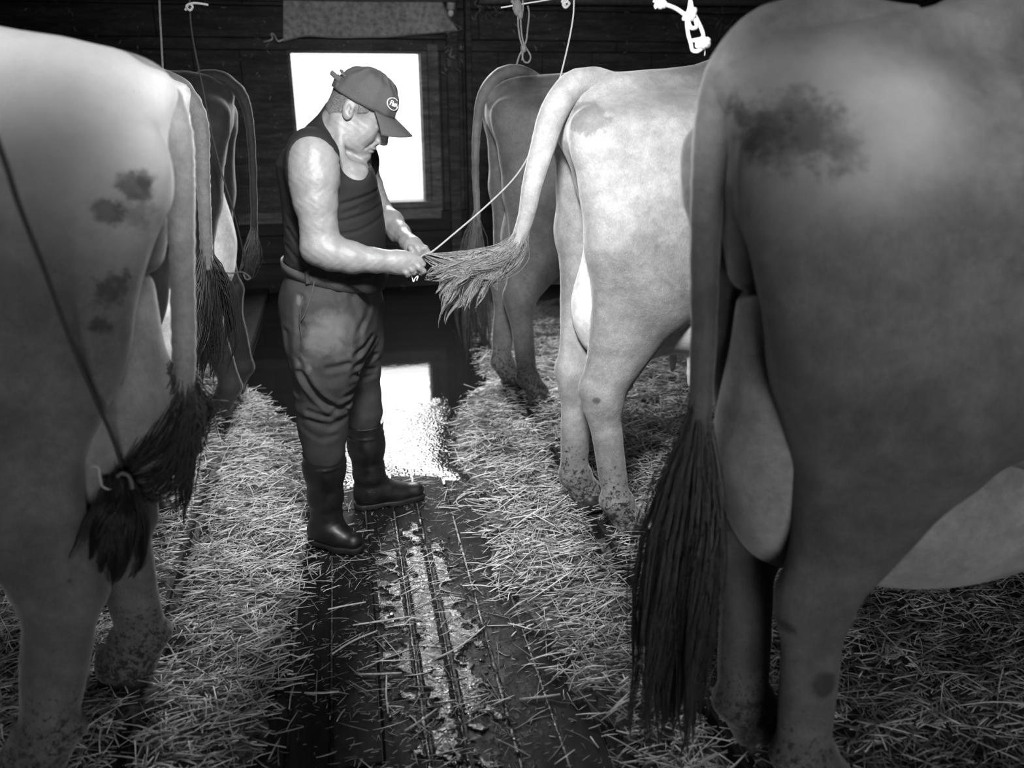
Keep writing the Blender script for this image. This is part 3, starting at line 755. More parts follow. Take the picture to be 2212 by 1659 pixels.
film('wet_streak', .02, .50, 1.35, 2.75, lambda x, y: 1 - ((x - .17 - .05 * (2.1 - y)) / .15) ** 2 * (1 + .3 * vnoise(x, y, 9, 4)) - (np.abs(y - 2.08) / .56) ** 3 + .85 * vnoise(x, y, 17, 2) + .8 * vnoise(x, y, 48, 3) + .5 * vnoise(x, y, 110, 5) - .12,
     'ragged wet streak glinting on the alley planks in front of the boots')
lp = [G(*q_, .006 + (.006 if 1 < i < 4 else 0)) for i, q_ in enumerate(((1110, 1052), (1060, 1060), (1010, 1064), (988, 1076), (990, 1090), (1020, 1092), (1062, 1094), (1040, 1080), (1005, 1078), (1030, 1088), (1110, 1104)))]
tag(link('twine', tube_mesh(lp, .0018, 80, 6), M['straw_stalk']), 'pale loop of twine lying on the planks beyond the toe of the far boot', 'twine')


# ------------------------------------------------------------------ the man
def m_skin():
    t = NT('skin'); p = t.pos(); n = t.noise(p, 26, 4, .6); f = t.noise(p, 160, 3, .6); rg = t.noise(p, 40, 4, .6)
    v = t.math('MULTIPLY', t.ramp(n, .3, .7, .86, 1.1), .165)
    v = t.mix(t.math('MULTIPLY', t.blob(HW(.080, 0, -.060), .024, rg, 1.0, .4), .45), v, .2)
    v = t.mix(t.math('MULTIPLY', t.blob(HW(.014, -.066, .018), .021, rg, 1.2, .4), .8), v, .08)
    v = t.mix(t.math('MULTIPLY', t.blob(HW(.03, -.05, -.075), .04, rg, 1.2, .5), .15), v, .3)
    v = t.math('ADD', v, t.math('MULTIPLY', f, .03))
    return t.out(v, .5, t.math('ADD', f, n), .25, .004, .4, **{'Subsurface Weight': .12, 'Subsurface Scale': .01})
HC = P(776, 240, 2.62)
_p, _y = math.radians(33), math.radians(-13)
_hf = A(math.cos(_y), math.sin(_y), 0)
HU = _hf * math.cos(_p) + A(0, 0, -math.sin(_p)); HZ = _hf * math.sin(_p) + A(0, 0, math.cos(_p)); HY = np.cross(HZ, HU)
HR = np.stack([HU, HY, HZ], 1)
def HW(x, y, z): return HC + HR @ A(x, y, z)
def he(c, r, k=.012, op='u', R=None): return ell(HW(*c), r, HR if R is None else HR @ R, k, op)
def hc(a, b, ra, rb, k=.01, op='u', **kw): return cap(HW(*a), HW(*b), ra, rb, k, op, **kw)
M['skin'] = m_skin()
man = empty('person', (-.03, 2.66, 0), 'man in cap, dark tank top and stained work trousers looking down at his hands', 'person')
NY = 2.44   # near arm plane
torso = [(.60, -.05, 2.68, .05, .10, -15), (.78, -.055, 2.68, .13, .17, -15), (.90, -.048, 2.68, .142, .185, -15), (.98, -.040, 2.675, .146, .19, -15), (1.05, -.034, 2.67, .149, .19, -15), (1.13, -.030, 2.67, .149, .185, -15),
         (1.22, -.032, 2.67, .143, .18, -15), (1.30, -.042, 2.67, .135, .185, -15), (1.35, -.055, 2.67, .125, .175, -15), (1.39, -.062, 2.67, .095, .13, -15), (1.42, -.055, 2.67, .06, .08, -15)]
nS = P(682, 345, NY + .03); nE = P(690, 528, NY - .02); nW = P(846, 563, NY - .04)
fS = P(770, 347, 2.86); fE = P(820, 458, 2.88); fW = P(882, 523, 2.60)
body = [loft(torso, .04)]
sgroup = [ell(P(677, 345, NY + .05), (.072, .08, .084), k=.05), ell(fS, (.07, .08, .08), k=.05)]
body += sgroup
body += [chain([nS, P(681, 390, NY + .01), P(683, 440, NY), P(689, 490, NY - .01), P(688, 530, NY - .02)], [.060, .063, .059, .052, .049], .03, kin=.02),
         chain([P(688, 532, NY - .02), P(715, 545, NY - .03), P(760, 556, NY - .035), P(810, 562, NY - .04), P(848, 566, NY - .04)], [.049, .051, .045, .034, .031], .025, kin=.02),
         ell(P(678, 545, NY - .02), (.03, .03, .03), k=.02), ell(P(664, 400, NY + .02), (.045, .045, .085), k=.03)]
body += [chain([fS, P(795, 400, 2.87), fE], [.055, .05, .044], .03), chain([fE, P(845, 480, 2.78), P(864, 505, 2.70), fW], [.043, .041, .034, .028], .02, kin=.02)]
# neck
nb = P(722, 302, 2.66)
tgroup = [cap(nb, HW(-.034, 0, -.04), .072, .058, .03, flat=((0, 1, 0), 1.05)), cap(P(690, 304, 2.63), P(668, 328, 2.5), .045, .038, .04), ell(P(765, 388, 2.60), (.055, .10, .06), k=.05), cap(P(742, 352, 2.52), P(785, 366, 2.55), .010, .010, .02)]
body += tgroup + [cap(P(738, 345, 2.54), HW(-.03, -.044, -.05), .010, .012, .03)]
# head
body += [he((-.004, 0, .035), (.094, .077, .088), .02), he((.034, 0, -.03), (.056, .062, .083), .02), he((.028, 0, -.082), (.060, .056, .038), .02), he((.072, 0, -.104), (.025, .027, .021), .015),
         he((.052, -.042, -.038), (.028, .02, .034), .015), he((.052, .042, -.038), (.028, .02, .034), .015), he((.0, -.046, -.062), (.050, .022, .045), .02), he((.0, .05, -.07), (.052, .022, .045), .02),
         hc((.086, -.034, .022), (.086, .034, .022), .012, .012, .012), he((.095, -.032, .002), (.014, .018, .013), .012, 's'), he((.095, .032, .002), (.014, .018, .013), .012, 's'),
         he((.077, -.032, -.001), (.013, .017, .0125), .004), he((.077, .032, -.001), (.013, .017, .0125), .004),
         hc((.090, 0, .018), (.105, 0, -.033), .013, .013, .008), he((.056, 0, .018), (.036, .056, .04), .01), he((.088, 0, -.028), (.022, .016, .026), .01), he((.107, 0, -.037), (.0145, .013, .012), .006), he((.095, -.0145, -.042), (.012, .008, .0095), .006), he((.095, .0145, -.042), (.012, .008, .0095), .006),
         he((.080, 0, -.06), (.016, .028, .016), .01), he((.089, 0, -.0695), (.011, .024, .0055), .003), he((.0875, 0, -.081), (.011, .022, .0065), .003),
         hc((.098, -.024, -.0765), (.100, 0, -.0752), .0022, .0022, .002, 's'), hc((.100, 0, -.0752), (.098, .024, -.0765), .0022, .0022, .002, 's'),
         hc((.088, -.024, -.050), (.074, -.038, -.082), .003, .003, .006, 's'), hc((.097, -.016, -.092), (.085, -.026, -.096), .003, .002, .006, 's')]
EAR = rot(0, -18, -8)
body += [he((-.018, -.076, -.004), (.018, .009, .030), .005, 'u', EAR), he((-.014, -.0845, .004), (.0115, .0065, .021), .002, 's', EAR), he((-.008, -.080, -.005), (.005, .006, .007), .003), hc((-.020, -.083, .014), (-.010, -.083, .006), .0025, .0025, .003),
         he((-.018, .076, -.004), (.018, .009, .030), .005, 'u', EAR)]
# near hand (right): back of the hand towards us, fingers hooked round the hair
hy = NY - .04
def fing(pts, rr, k=.004): return chain([P(*q) for q in pts], [v_ * .9 for v_ in rr], .0025, kin=.003)
body += [chain([P(848, 565, hy), P(868, 566, hy), P(892, 566, hy)], [.031, .032, .026], .02, kin=.02, flat=((0, 1, 0), 1.35)), ell(P(880, 570, hy), (.032, .021, .031), rot(0, 18, 0), .015),
         fing([(893, 556, hy + .004), (906, 561, hy - .002), (913, 570, hy), (911, 578, hy + .008)], [.0125, .0115, .0105, .009]),
         fing([(893, 566, hy - .01), (905, 577, hy - .016), (914, 585, hy - .010), (909, 590, hy)], [.0125, .0115, .0105, .009]),
         fing([(882, 573, hy - .014), (889, 582, hy - .018), (893, 588, hy - .012), (898, 587, hy - .002)], [.012, .011, .010, .0085]),
         fing([(870, 575, hy - .012), (877, 588, hy - .017), (880, 593, hy - .012), (886, 591, hy - .004)], [.0115, .0105, .0095, .008]),
         fing([(862, 572, hy + .020), (880, 582, hy + .028), (895, 586, hy + .026), (905, 584, hy + .018)], [.014, .0125, .0115, .0095])]
# far hand (left)
fy = 2.55
body += [chain([fW, P(892, 532, 2.57), P(903, 538, fy)], [.027, .030, .024], .015, kin=.015), ell(P(898, 540, fy), (.030, .026, .026), k=.012),
         fing([(903, 534, fy - .004), (918, 536, fy - .014), (924, 545, fy - .014), (916, 551, fy - .012)], [.013, .012, .011, .0095]),
         fing([(902, 540, fy + .012), (917, 543, fy + .006), (921, 552, fy + .004), (912, 555, fy + .002)], [.0125, .0115, .0105, .009]),
         fing([(900, 545, fy + .024), (912, 550, fy + .02), (914, 558, fy + .016), (907, 559, fy + .012)], [.012, .011, .010, .0085]),
         fing([(896, 550, fy + .034), (905, 555, fy + .03), (906, 561, fy + .024), (901, 561, fy + .02)], [.011, .010, .009, .008]),
         fing([(888, 536, fy - .022), (893, 545, fy - .03), (903, 550, fy - .026), (912, 552, fy - .018)], [.013, .0125, .011, .009])]
# legs inside the clothes
body += [chain([P(712, 660, 2.58), P(703, 800, 2.56), P(700, 930, 2.58), P(700, 1100, 2.62)], [.09, .07, .05, .035], .03), chain([P(755, 660, 2.78), P(775, 800, 2.82), P(785, 930, 2.85), P(792, 1060, 2.87)], [.09, .06, .045, .035], .03)]
def skin_post(p, d):
    return d + .0006 * np.sin(p[:, 0] * 210 + 2 * np.sin(p[:, 2] * 90)) * np.sin(p[:, 2] * 170)
link('body', sdf_mesh(body, .0032, skin_post, 'man_body'), M['skin'], man)
# hair: cropped band of it below the cap, and an eyebrow
M['hair'] = m_plain('cropped_hair', .10, .7, 300, .6, .8)
def hcut(p, d):
    q = (p - HC) @ HR
    v = np.maximum(d, q[:, 0] + .020 - .0 * q[:, 2] + np.where(q[:, 2] > -.03, -.056 * sst(-.03, .025, q[:, 2]), 0))
    v = np.maximum(v, -(q[:, 2] + .055 + .25 * (q[:, 0] + .05)))
    ear = np.sqrt(((q[:, 0] + .014) / .022) ** 2 + ((q[:, 2] + .002) / .036) ** 2) - 1
    return np.maximum(v, -ear * .03)
link('hair', sdf_mesh([he((-.004, 0, .035), (.0965, .0795, .0905), .02), cap(nb, HW(-.034, 0, -.04), .0735, .0598, .03, flat=((0, 1, 0), 1.05))], .004, hcut, 'hair'), M['hair'], man)
for sg in (-1, 1): link('eyebrow', sdf_mesh([hc((.094, sg * .016, .0235), (.086, sg * .046, .022), .0045, .003, .003)], .002, None), M['hair'], man)

# tank top
def poly2(pts): return [P(x, y, 2.5)[[0, 2]] for x, y in pts]
def groove(p, lines, amp, wd, ymax):
    q = p[:, [0, 2]] ; out = np.zeros(len(p))
    for ln, a in lines:
        pl = poly2(ln); dm = np.full(len(p), 9.)
        for i in range(len(pl) - 1):
            b = pl[i + 1] - pl[i]; t = np.clip(((q - pl[i]) @ b) / (b @ b), 0, 1)
            dm = np.minimum(dm, np.linalg.norm(q - pl[i] - t[:, None] * b, axis=1))
        out += a * (np.exp(-(dm / wd) ** 2) - .55 * np.exp(-((dm - 1.9 * wd) / wd) ** 2))
    return out * amp * (p[:, 1] < ymax)
shirt_lines = [([(735, 440), (790, 425), (830, 415)], 1), ([(725, 478), (790, 465), (832, 455)], .9), ([(720, 505), (770, 500), (835, 480)], 1), ([(620, 500), (650, 540), (700, 570)], 1), ([(618, 540), (650, 570), (720, 590)], 1),
               ([(740, 460), (770, 452)], .7), ([(620, 470), (645, 510)], .8), ([(700, 595), (780, 590), (815, 585)], .8), ([(650, 585), (740, 605), (800, 605)], .9)]
st_rows = [(z, x, y, rx + .007, ry + .007, yw) for z, x, y, rx, ry, yw in torso if z > .85]
top = [loft(torso[1:], .04)] + sgroup + tgroup + [ell(P(784, 596, 2.62), (.062, .15, .045), k=.05), ell(P(724, 585, 2.66), (.145, .18, .05), k=.05), ell(P(664, 400, NY + .04), (.045, .045, .085), k=.03)]
top += [chain([P(776, 312, 2.62), P(776, 345, 2.50), P(778, 356, 2.44)], [.066, .062, .058], .006, 's', kin=.02), cap(P(770, 300, 2.62), P(790, 348, 2.75), .07, .06, .006, 's'), cap(P(737, 238, 2.60), P(768, 325, 2.60), .07, .07, .006, 's'),
        chain([P(648, 302, NY - .10), P(668, 350, NY - .04), P(677, 400, NY - .04)], [.055, .080, .078], .006, 's', kin=.03), chain([P(765, 345, 2.96), P(785, 400, 2.96)], [.078, .076], .006, 's')]
zw = P(724, 597, 2.6)[2]
def belt_plane(p): return p[:, 2] - (zw - .26 * (p[:, 0] + .03))
def top_post(p, d):
    d = d - .0075 + groove(p, shirt_lines, .0032, .006, 2.66)
    return np.maximum(d, -(belt_plane(p) - .012 + .028 * sst(-.02, .08, p[:, 0])))
M['tank'] = m_plain('dark_rib_knit', .014, .85, 500, .25, .4, .2)
link('tank_top', sdf_mesh(top, .0052, top_post, 'tank_top'), M['tank'], man)

# trousers
def m_trousers():
    t = NT('work_trousers'); p = t.pos(); n = t.noise(p, 18, 5, .6); f = t.noise(p, 400, 2, .6, stretch=(1, 1, .4)); r = t.noise(p, 30, 5, .65)
    v = t.math('MULTIPLY', t.ramp(n, .3, .7, .8, 1.15), .036)
    for (x, y, rr, k, a) in ((700, 712, .055, .7, 1.6), (672, 720, .03, .6, 1.8), (720, 690, .04, .5, 1.6), (735, 745, .035, .4, 2.), (745, 700, .045, .3, 2), (680, 752, .035, .45, 2), (655, 765, .02, .9, 2.2), (665, 785, .018, .9, 2.2),
                           (692, 795, .014, .8, 2), (712, 812, .013, 1., 1.6), (722, 820, .010, .9, 1.5), (650, 650, .012, .9, 2.), (648, 640, .01, .8, 2)):
        v = t.mix(t.math('MULTIPLY', t.blob(P(x, y, 2.50), rr, r, a, .45, (1, .25, 1)), k), v, .10)
    return t.out(v, .8, t.math('ADD', f, n), .35, .004, .25)
M['trousers'] = m_trousers(); M['trousers_dark'] = m_plain('dark_patch_cloth', .03, .85, 60, .3)
tr_rows = [(.72, -.055, 2.68, .12, .16, -15), (.80, -.057, 2.68, .140, .185, -15), (.90, -.052, 2.68, .150, .196, -15), (.98, -.044, 2.675, .153, .198, -15), (1.06, -.036, 2.67, .155, .198, -15)]
tb = [loft(tr_rows, .05)]
tb += [chain([P(700, 660, 2.58), P(702, 740, 2.55), P(702, 800, 2.54), P(697, 850, 2.56), P(697, 905, 2.57), P(699, 940, 2.58), P(700, 975, 2.58), P(700, 1000, 2.58)], [.125, .122, .103, .086, .079, .074, .060, .05], .04, kin=.03),
       chain([P(755, 660, 2.78), P(762, 740, 2.80), P(768, 800, 2.82), P(779, 850, 2.83), P(785, 890, 2.84), P(786, 925, 2.84)], [.12, .105, .085, .070, .066, .050], .03, kin=.03),
       ell(P(655, 660, 2.70), (.075, .14, .10), k=.06), cap(P(790, 640, 2.66), P(796, 668, 2.66), .035, .02, .03), ell(P(697, 872, 2.555), (.088, .085, .03), k=.02)]
tlines = [([(648, 795), (690, 850), (745, 885)], 1.2), ([(655, 700), (640, 760), (670, 820), (720, 880)], .9), ([(748, 872), (712, 892), (668, 884)], 1.0), ([(742, 908), (712, 918), (670, 902)], .5), ([(655, 926), (690, 945), (725, 940)], .35),
          ([(770, 760), (800, 745)], 1.2), ([(765, 790), (812, 770)], 1), ([(765, 805), (800, 820), (815, 812)], 1.2), ([(752, 850), (785, 845), (815, 850)], 1.), ([(755, 872), (815, 862)], .9), ([(785, 630), (800, 660), (793, 690), (775, 715)], .8),
          ([(650, 640), (646, 700)], .8), ([(650, 690), (700, 700)], .5), ([(760, 640), (780, 700), (770, 780)], .6), ([(620, 720), (632, 800), (640, 850)], .7), ([(710, 780), (752, 775)], .8), ([(728, 625), (736, 650)], .6)]
def tr_post(p, d):
    d = d + groove(p, tlines, .0065, .010, 9)
    q = .0018 * np.sin(p[:, 2] * 46 + 3 * np.sin(p[:, 0] * 17)) * np.sin(p[:, 0] * 33 + p[:, 1] * 20) * sst(.85, .5, p[:, 2])
    return np.maximum(d + q, belt_plane(p) - .012)
trs = link('trousers', sdf_mesh(tb, .0055, tr_post, 'trousers'), M['trousers'], man)
M['belt'] = m_plain('belt_webbing', .05, .6, 200, .3)
def ring(th, ext, dz):
    T_ = np.array(tr_rows); z = zw
    for _ in range(2):
        cx, cy, rx, ry, yw = [np.interp(z, T_[:, 0], T_[:, i]) for i in range(1, 6)]
        c_, s_ = math.cos(th), math.sin(th); e_ = 2 / 2.3
        u = (rx + ext) * abs(c_) ** e_ * np.sign(c_); v = (ry + ext) * abs(s_) ** e_ * np.sign(s_)
        yr = math.radians(yw); x = cx + u * math.cos(yr) - v * math.sin(yr); y = cy + u * math.sin(yr) + v * math.cos(yr)
        z = zw - .26 * (x + .03)
    return A(x, y, z + dz)
NBt = 96; prof = ((.004, -.016), (.0105, -.016), (.0105, .014), (.004, .014))
Vt = np.array([ring(2 * math.pi * i / NBt, *q_) for i in range(NBt) for q_ in prof])
Ft = np.array([(i * 4 + j, ((i + 1) % NBt) * 4 + j, ((i + 1) % NBt) * 4 + (j + 1) % 4, i * 4 + (j + 1) % 4) for i in range(NBt) for j in range(4)])
blt = link('belt', mesh_np(Vt, [Ft], 'belt'), M['belt'], man, smooth=False)
for x, y, Y in ((664, 598, 2.476), (768, 625, 2.50)):
    c = P(x, y, Y); link('belt_loop', box_mesh(c - A(.0065, .004, .022), c + A(.0065, .004, .020), bev=.002), M['trousers'], blt, smooth=False)
c = P(612, 665, 2.6)
link('pocket_seam', tube_mesh([P(680, 603, 2.475), P(672, 640, 2.462), P(660, 675, 2.455), P(650, 692, 2.455)], .0022, 20, 6), M['belt'], trs)
link('side_seam', tube_mesh([P(654, 640, 2.462), P(648, 700, 2.452), P(660, 770, 2.452), P(676, 830, 2.468)], .0018, 24, 6), M['belt'], trs)

# rubber boots
def m_rubber():
    t = NT('boot_rubber'); p = t.pos(); n = t.noise(p, 20, 5, .6); z = t.add('ShaderNodeSeparateXYZ', ins={0: p}).outputs[2]
    v = t.math('MULTIPLY', t.ramp(n, .3, .7, .7, 1.3), .006)
    return t.out(v, t.ramp(n, .3, .7, .38, .58), n, .12, .003, .5)
M['rubber'] = m_rubber(); M['sole'] = m_plain('boot_sole', .012, .6, 40, .4)
def boot(label, shaft, rr, heel, toe, rib, rimz):
    heel = np.array(heel); toe = np.array(toe); d = (toe - heel); L = np.linalg.norm(d); d /= L; n = A(-d[1], d[0], 0)
    pr = [chain(shaft, rr, .03, kin=.03)]
    ft = lambda a, z, s_=0: heel + d * (a * L) + n * s_ + A(0, 0, z)
    pr += [cap(ft(.10, .055), ft(.22, .065), .036, .040, .03), cap(ft(.2, .058), ft(.62, .048), .040, .040, .035, flat=((0, 0, 1), 1.0)), cap(ft(.60, .046), ft(.88, .043), .041, .036, .02, flat=((0, 0, 1), 1.15)),
           cap(shaft[-1], ft(.45, .07), rr[-1] * .95, .038, .04)]
    top_ = shaft[0]
    def post(p, v):
        q = (p - heel); a = (q @ d) / L; z = p[:, 2]
        band = np.exp(-((z - (rimz - .045)) / .004) ** 2) * .0028 + np.exp(-((z - (rimz - .004)) / .006) ** 2) * .003
        r_ = rib * .0012 * np.sin((z + a * .10) * 720) * sst(.05, .09, z) * sst(.22, .17, z) * sst(.45, .3, a)
        wr = .0011 * np.sin(z * 120 + a * 3) * sst(.24, .18, z) * sst(.07, .11, z)
        v = v - band + r_ + wr
        return np.maximum(np.maximum(v, .022 - z), z - rimz)
    o = link('rubber_boot', sdf_mesh(pr, .0045, post, 'rubber_boot'), M['rubber'], man); o['label'] = label
    sl = [cap(ft(.10, .02), ft(.25, .02), .040, .038, .02), cap(ft(.25, .02), ft(.6, .02), .037, .047, .02), cap(ft(.6, .02), ft(.88, .022), .047, .041, .02)]
    def spost(p, v):
        a = ((p - heel) @ d); z = p[:, 2]
        tread = .006 * (np.sin(a * 260) > .2)
        arch = .010 * np.exp(-((a / L - .42) / .1) ** 2)
        return np.maximum(np.maximum(v, z - .030), (tread * (z < .012) + arch + .002) - z)
    link('sole', sdf_mesh(sl, .004, spost, 'sole'), M['sole'], o)
    return o
b1 = boot('near black rubber boot', [P(700, 965, 2.585), P(701, 1010, 2.60), P(703, 1070, 2.61), P(706, 1120, 2.615)], [.072, .069, .058, .050], G(680, 1170, 0) + A(.0, .0, 0), G(776, 1193, 0), 0, P(700, 975, 2.585)[2])
b2 = boot('far black rubber boot', [P(787, 905, 2.845), P(791, 960, 2.85), P(797, 1020, 2.86), P(800, 1050, 2.86)], [.070, .067, .057, .050], G(772, 1100, 0), G(914, 1075, 0), 1, P(787, 912, 2.845)[2])

# cap
M['cap'] = m_plain('cap_cotton', .055, .85, 420, .18, .3, .2); M['thread'] = m_plain('white_thread', .8, .7, 300, .1)
CR = A(.103, .0885, .102); CC = A(-.002, 0, .030)
def crown(az, el, off=0.0):
    """point on the crown in head coordinates: az 0 = front, negative = his right; el 0 = rim, 90 = top"""
    a, e = math.radians(az), math.radians(el)
    r = CR + off
    front = max(0, math.cos(a)) ** 2
    z = r[2] * math.sin(e)
    x = r[0] * math.cos(a) * math.cos(e) ** .86; y = r[1] * math.sin(a) * math.cos(e) ** .9
    return CC + A(x, y, z + .008 * math.cos(a) * math.cos(e))
Vc, Fc = [], []
NA, NE = 72, 18
for j in range(NE + 1):
    for i in range(NA):
        az = 360 * i / NA; sm = min(abs((az + 30) % 60 - 30), 60) 
        off = -.0012 * math.exp(-(sm / 2.2) ** 2) - (.0015 * math.sin(az * .21) + .002 * math.sin(j * .9 + az * .05))
        Vc.append(HW(*crown(az, 90 * j / NE * .999, off)))
for j in range(NE):
    for i in range(NA): Fc.append((j * NA + i, j * NA + (i + 1) % NA, (j + 1) * NA + (i + 1) % NA, (j + 1) * NA + i))
me = mesh_np(np.array(Vc), [np.array(Fc)], 'crown')
cap_e = empty('cap', tuple(HW(0, 0, .06))); cap_e.parent = man; cap_e.matrix_parent_inverse = Matrix.Translation(man.location).inverted()
cap_e['label'] = 'grey baseball cap with an oval emblem'
def clink(name, me, mat, th=0, label=None, smooth=True):
    o = link(name, me, mat, None, smooth); o.parent = cap_e; o.matrix_parent_inverse = Matrix.Translation(cap_e.location).inverted()
    if th:
        md = o.modifiers.new('s', 'SOLIDIFY'); md.thickness = th; md.offset = 0
    if label: o['label'] = label
    return o
clink('crown', me, M['cap'], .0015)
# brim
Vb, Fb = [], []
NB, NR = 30, 10
for j in range(NR + 1):
    for i in range(NB + 1):
        az = -60 + 120 * i / NB; t = j / NR
        b = crown(az, 1, .001); a_ = math.radians(az)
        ext = .072 * math.cos(a_ * .82) ** .55 * t
        dirx = math.cos(a_ * .42); diry = math.sin(a_ * .42)
        x = b[0] + ext * dirx; y = b[1] + ext * diry * .5
        z = b[2] - ext * .14 - 4.4 * (y ** 2) * t - .06 * t * ext
        Vb.append(HW(x, y, z))
for j in range(NR):
    for i in range(NB): q = j * (NB + 1) + i; Fb.append((q, q + NB + 1, q + NB + 2, q + 1))
clink('brim', mesh_np(np.array(Vb), [np.array(Fb)], 'brim'), M['cap'], .0035)
clink('brim_stitching', tube_mesh([HW(*(crown(az, 5, .0022))) for az in range(-60, 61, 8)], .0007, 60, 5), m_plain('seam_thread', .06, .8))
clink('button', sdf_mesh([he((-.002, 0, .133), (.008, .008, .004))], .002, None), M['cap'])
for az, el in ((-40, 58), (-92, 56), (-140, 55)):
    clink('eyelet', sdf_mesh([ell(HW(*crown(az, el)), (.0028,) * 3)], .0012, None), m_plain('eyelet', .05, .6))
clink('strap', sdf_mesh([chain([HW(-.082, -.055, .036), HW(-.098, -.03, .042), HW(-.104, 0, .046), HW(-.098, .03, .042), HW(-.082, .055, .036)], [.005] * 5, kin=.004, flat=(HZ, .45))], .002), M['cap'])
clink('strap_end', sdf_mesh([cap(HW(-.086, -.046, .052), HW(-.116, -.044, .056), .0038, .0036, flat=(HZ, .42))], .002), M['cap'])
clink('strap_buckle', sdf_mesh([cap(HW(-.080, -.045, .070), HW(-.092, -.043, .076), .005, .005, flat=(HU, .7))], .002), M['cap'])
# the emblem: an oval outline and lettering laid on the front panel
AZ0, EL0 = -27, 25
def emb(u, v, off=.0012):
    return HW(*crown(AZ0 + math.degrees(u / .098), EL0 + math.degrees(v / .100), off))
ring = [emb(.031 * math.cos(t), .0175 * math.sin(t), .0016) for t in np.linspace(0, 2 * math.pi, 48)]
clink('emblem_ring', tube_mesh(ring, .0012, 120, 6), M['thread'], label='white oval outline')
cu = bpy.data.curves.new('lettering', 'FONT'); cu.body = 'Fluri'; cu.size = .023; cu.shear = .25; cu.align_x = 'CENTER'; cu.align_y = 'CENTER'; cu.extrude = .0006; cu.offset = 0
to = bpy.data.objects.new('tmp_text', cu); C.objects.link(to); bpy.context.view_layer.update()
tm_ = bpy.data.meshes.new_from_object(to.evaluated_get(bpy.context.evaluated_depsgraph_get()))
bpy.data.objects.remove(to)
for v_ in tm_.vertices: v_.co = Vector(emb(v_.co.x, v_.co.y, .0014 + v_.co.z))
clink('emblem_lettering', tm_, M['thread'], label='white slanted lettering', smooth=False)


# ------------------------------------------------------------------ ropes, pipes and things under the ceiling
M['twine'] = m_plain('brown_twine', .16, .8, 300, .4); M['twine_dark'] = m_plain('dark_cord', .05, .8, 300, .4)
M['rope'] = m_plain('pale_rope', .62, .8, 400, .25, .6); M['rope_tan'] = m_plain('tan_rope', .34, .8, 400, .3, .6); M['rope_white'] = m_plain('white_nylon_rope', .85, .6, 300, .1)
def rope(name, pts, r, mat, label, cat='rope', n=40, parent=None, group=None):
    o = link(name, tube_mesh(pts, r, n, 8), mat, parent)
    if parent is None: tag(o, label, cat, group)
    return o
def up(p, z=2.62): return A(p[0], p[1], z)
# pipe and rail along the wall
def pipe(name, a, b, r, mat, label, cat):
    return tag(link(name, tube_mesh([a, (np.array(a) + b) / 2, b], r, 12, 16), mat), label, cat)
zp = P(1300, 2, 6.3)[2]
pipe('steel_pipe', P(1035, -2, 6.34), P(1700, 3, 6.34) , .033, M['iron'], 'grey steel pipe running along the back wall above the right cows', 'pipe')
zb_ = P(450, -14, 6.34)
pipe('steel_pipe', P(150, -16, 6.36), P(985, -5, 6.36), .03, M['iron'], 'grey steel pipe running along the back wall to the left of the post', 'pipe')
# tail cords on the left
wA = P(0, 320, 1.25)
a0 = wA + (wA - P(60, 470, 1.32)) * 2.0
rope('hanging_cord', [up(a0 + A(-.1, -.2, 0), 2.75), a0, wA, P(40, 440, 1.32), P(95, 580, 1.40), P(150, 730, 1.48), P(205, 860, 1.55), P(245, 950, 1.61), P(266, 1022, 1.645)], .0042, M['twine_dark'], 'dark cord slanting down across the nearest left cow to its tied tail', 'cord')
kn = link('twine_knot', tube_mesh([P(250, 1038, 1.63), P(256, 1026, 1.61), P(268, 1022, 1.60), P(280, 1030, 1.61), P(284, 1042, 1.62), P(286, 1055, 1.62)], .004, 24, 8), M['twine']); tag(kn, 'twine wrapped round the tied tail tuft of the nearest left cow', 'twine')
rope('twine_end', [P(196, 1007, 1.56), P(212, 1009, 1.57), P(216, 1030, 1.57), P(222, 1050, 1.58), P(240, 1056, 1.60), P(250, 1040, 1.62)], .0022, M['rope'], 'loose pale end of twine curling beside the tied tuft', 'twine')
rope('hanging_cord', [P(340, -150, 3.1), P(344, 0, 3.1), P(348, 80, 3.1), P(352, 158, 3.1), P(353, 190, 3.1)], .0038, M['twine'], 'thin cord hanging straight down behind the nearest left cow', 'cord')
rope('hanging_cord', [P(408, -140, 3.4), P(410, 12, 3.4), P(416, 80, 3.45), P(436, 180, 3.5), P(456, 280, 3.5), P(478, 370, 3.52), P(500, 440, 3.55), P(518, 510, 3.7), P(528, 560, 3.85), P(530, 590, 3.92)], .0034, M['twine_dark'], 'long thin cord running down to the tail of the farthest left cow', 'cord')
rope('cord_knot', [P(400, 22, 3.38), P(408, 8, 3.38), P(416, 14, 3.38), P(410, 22, 3.38), P(403, 12, 3.37), P(420, 6, 3.38), P(450, 10, 3.38)], .0045, M['rope'], 'frayed pale knot at the top of the long thin left cord', 'knot')
rope('cord_knot', [P(485, 588, 3.78), P(500, 590, 3.8), P(520, 587, 3.88), P(533, 592, 3.90), P(540, 600, 3.90), P(532, 603, 3.9), P(526, 592, 3.9)], .004, M['twine'], 'knotted twine round the tail end of the farthest left cow', 'knot')
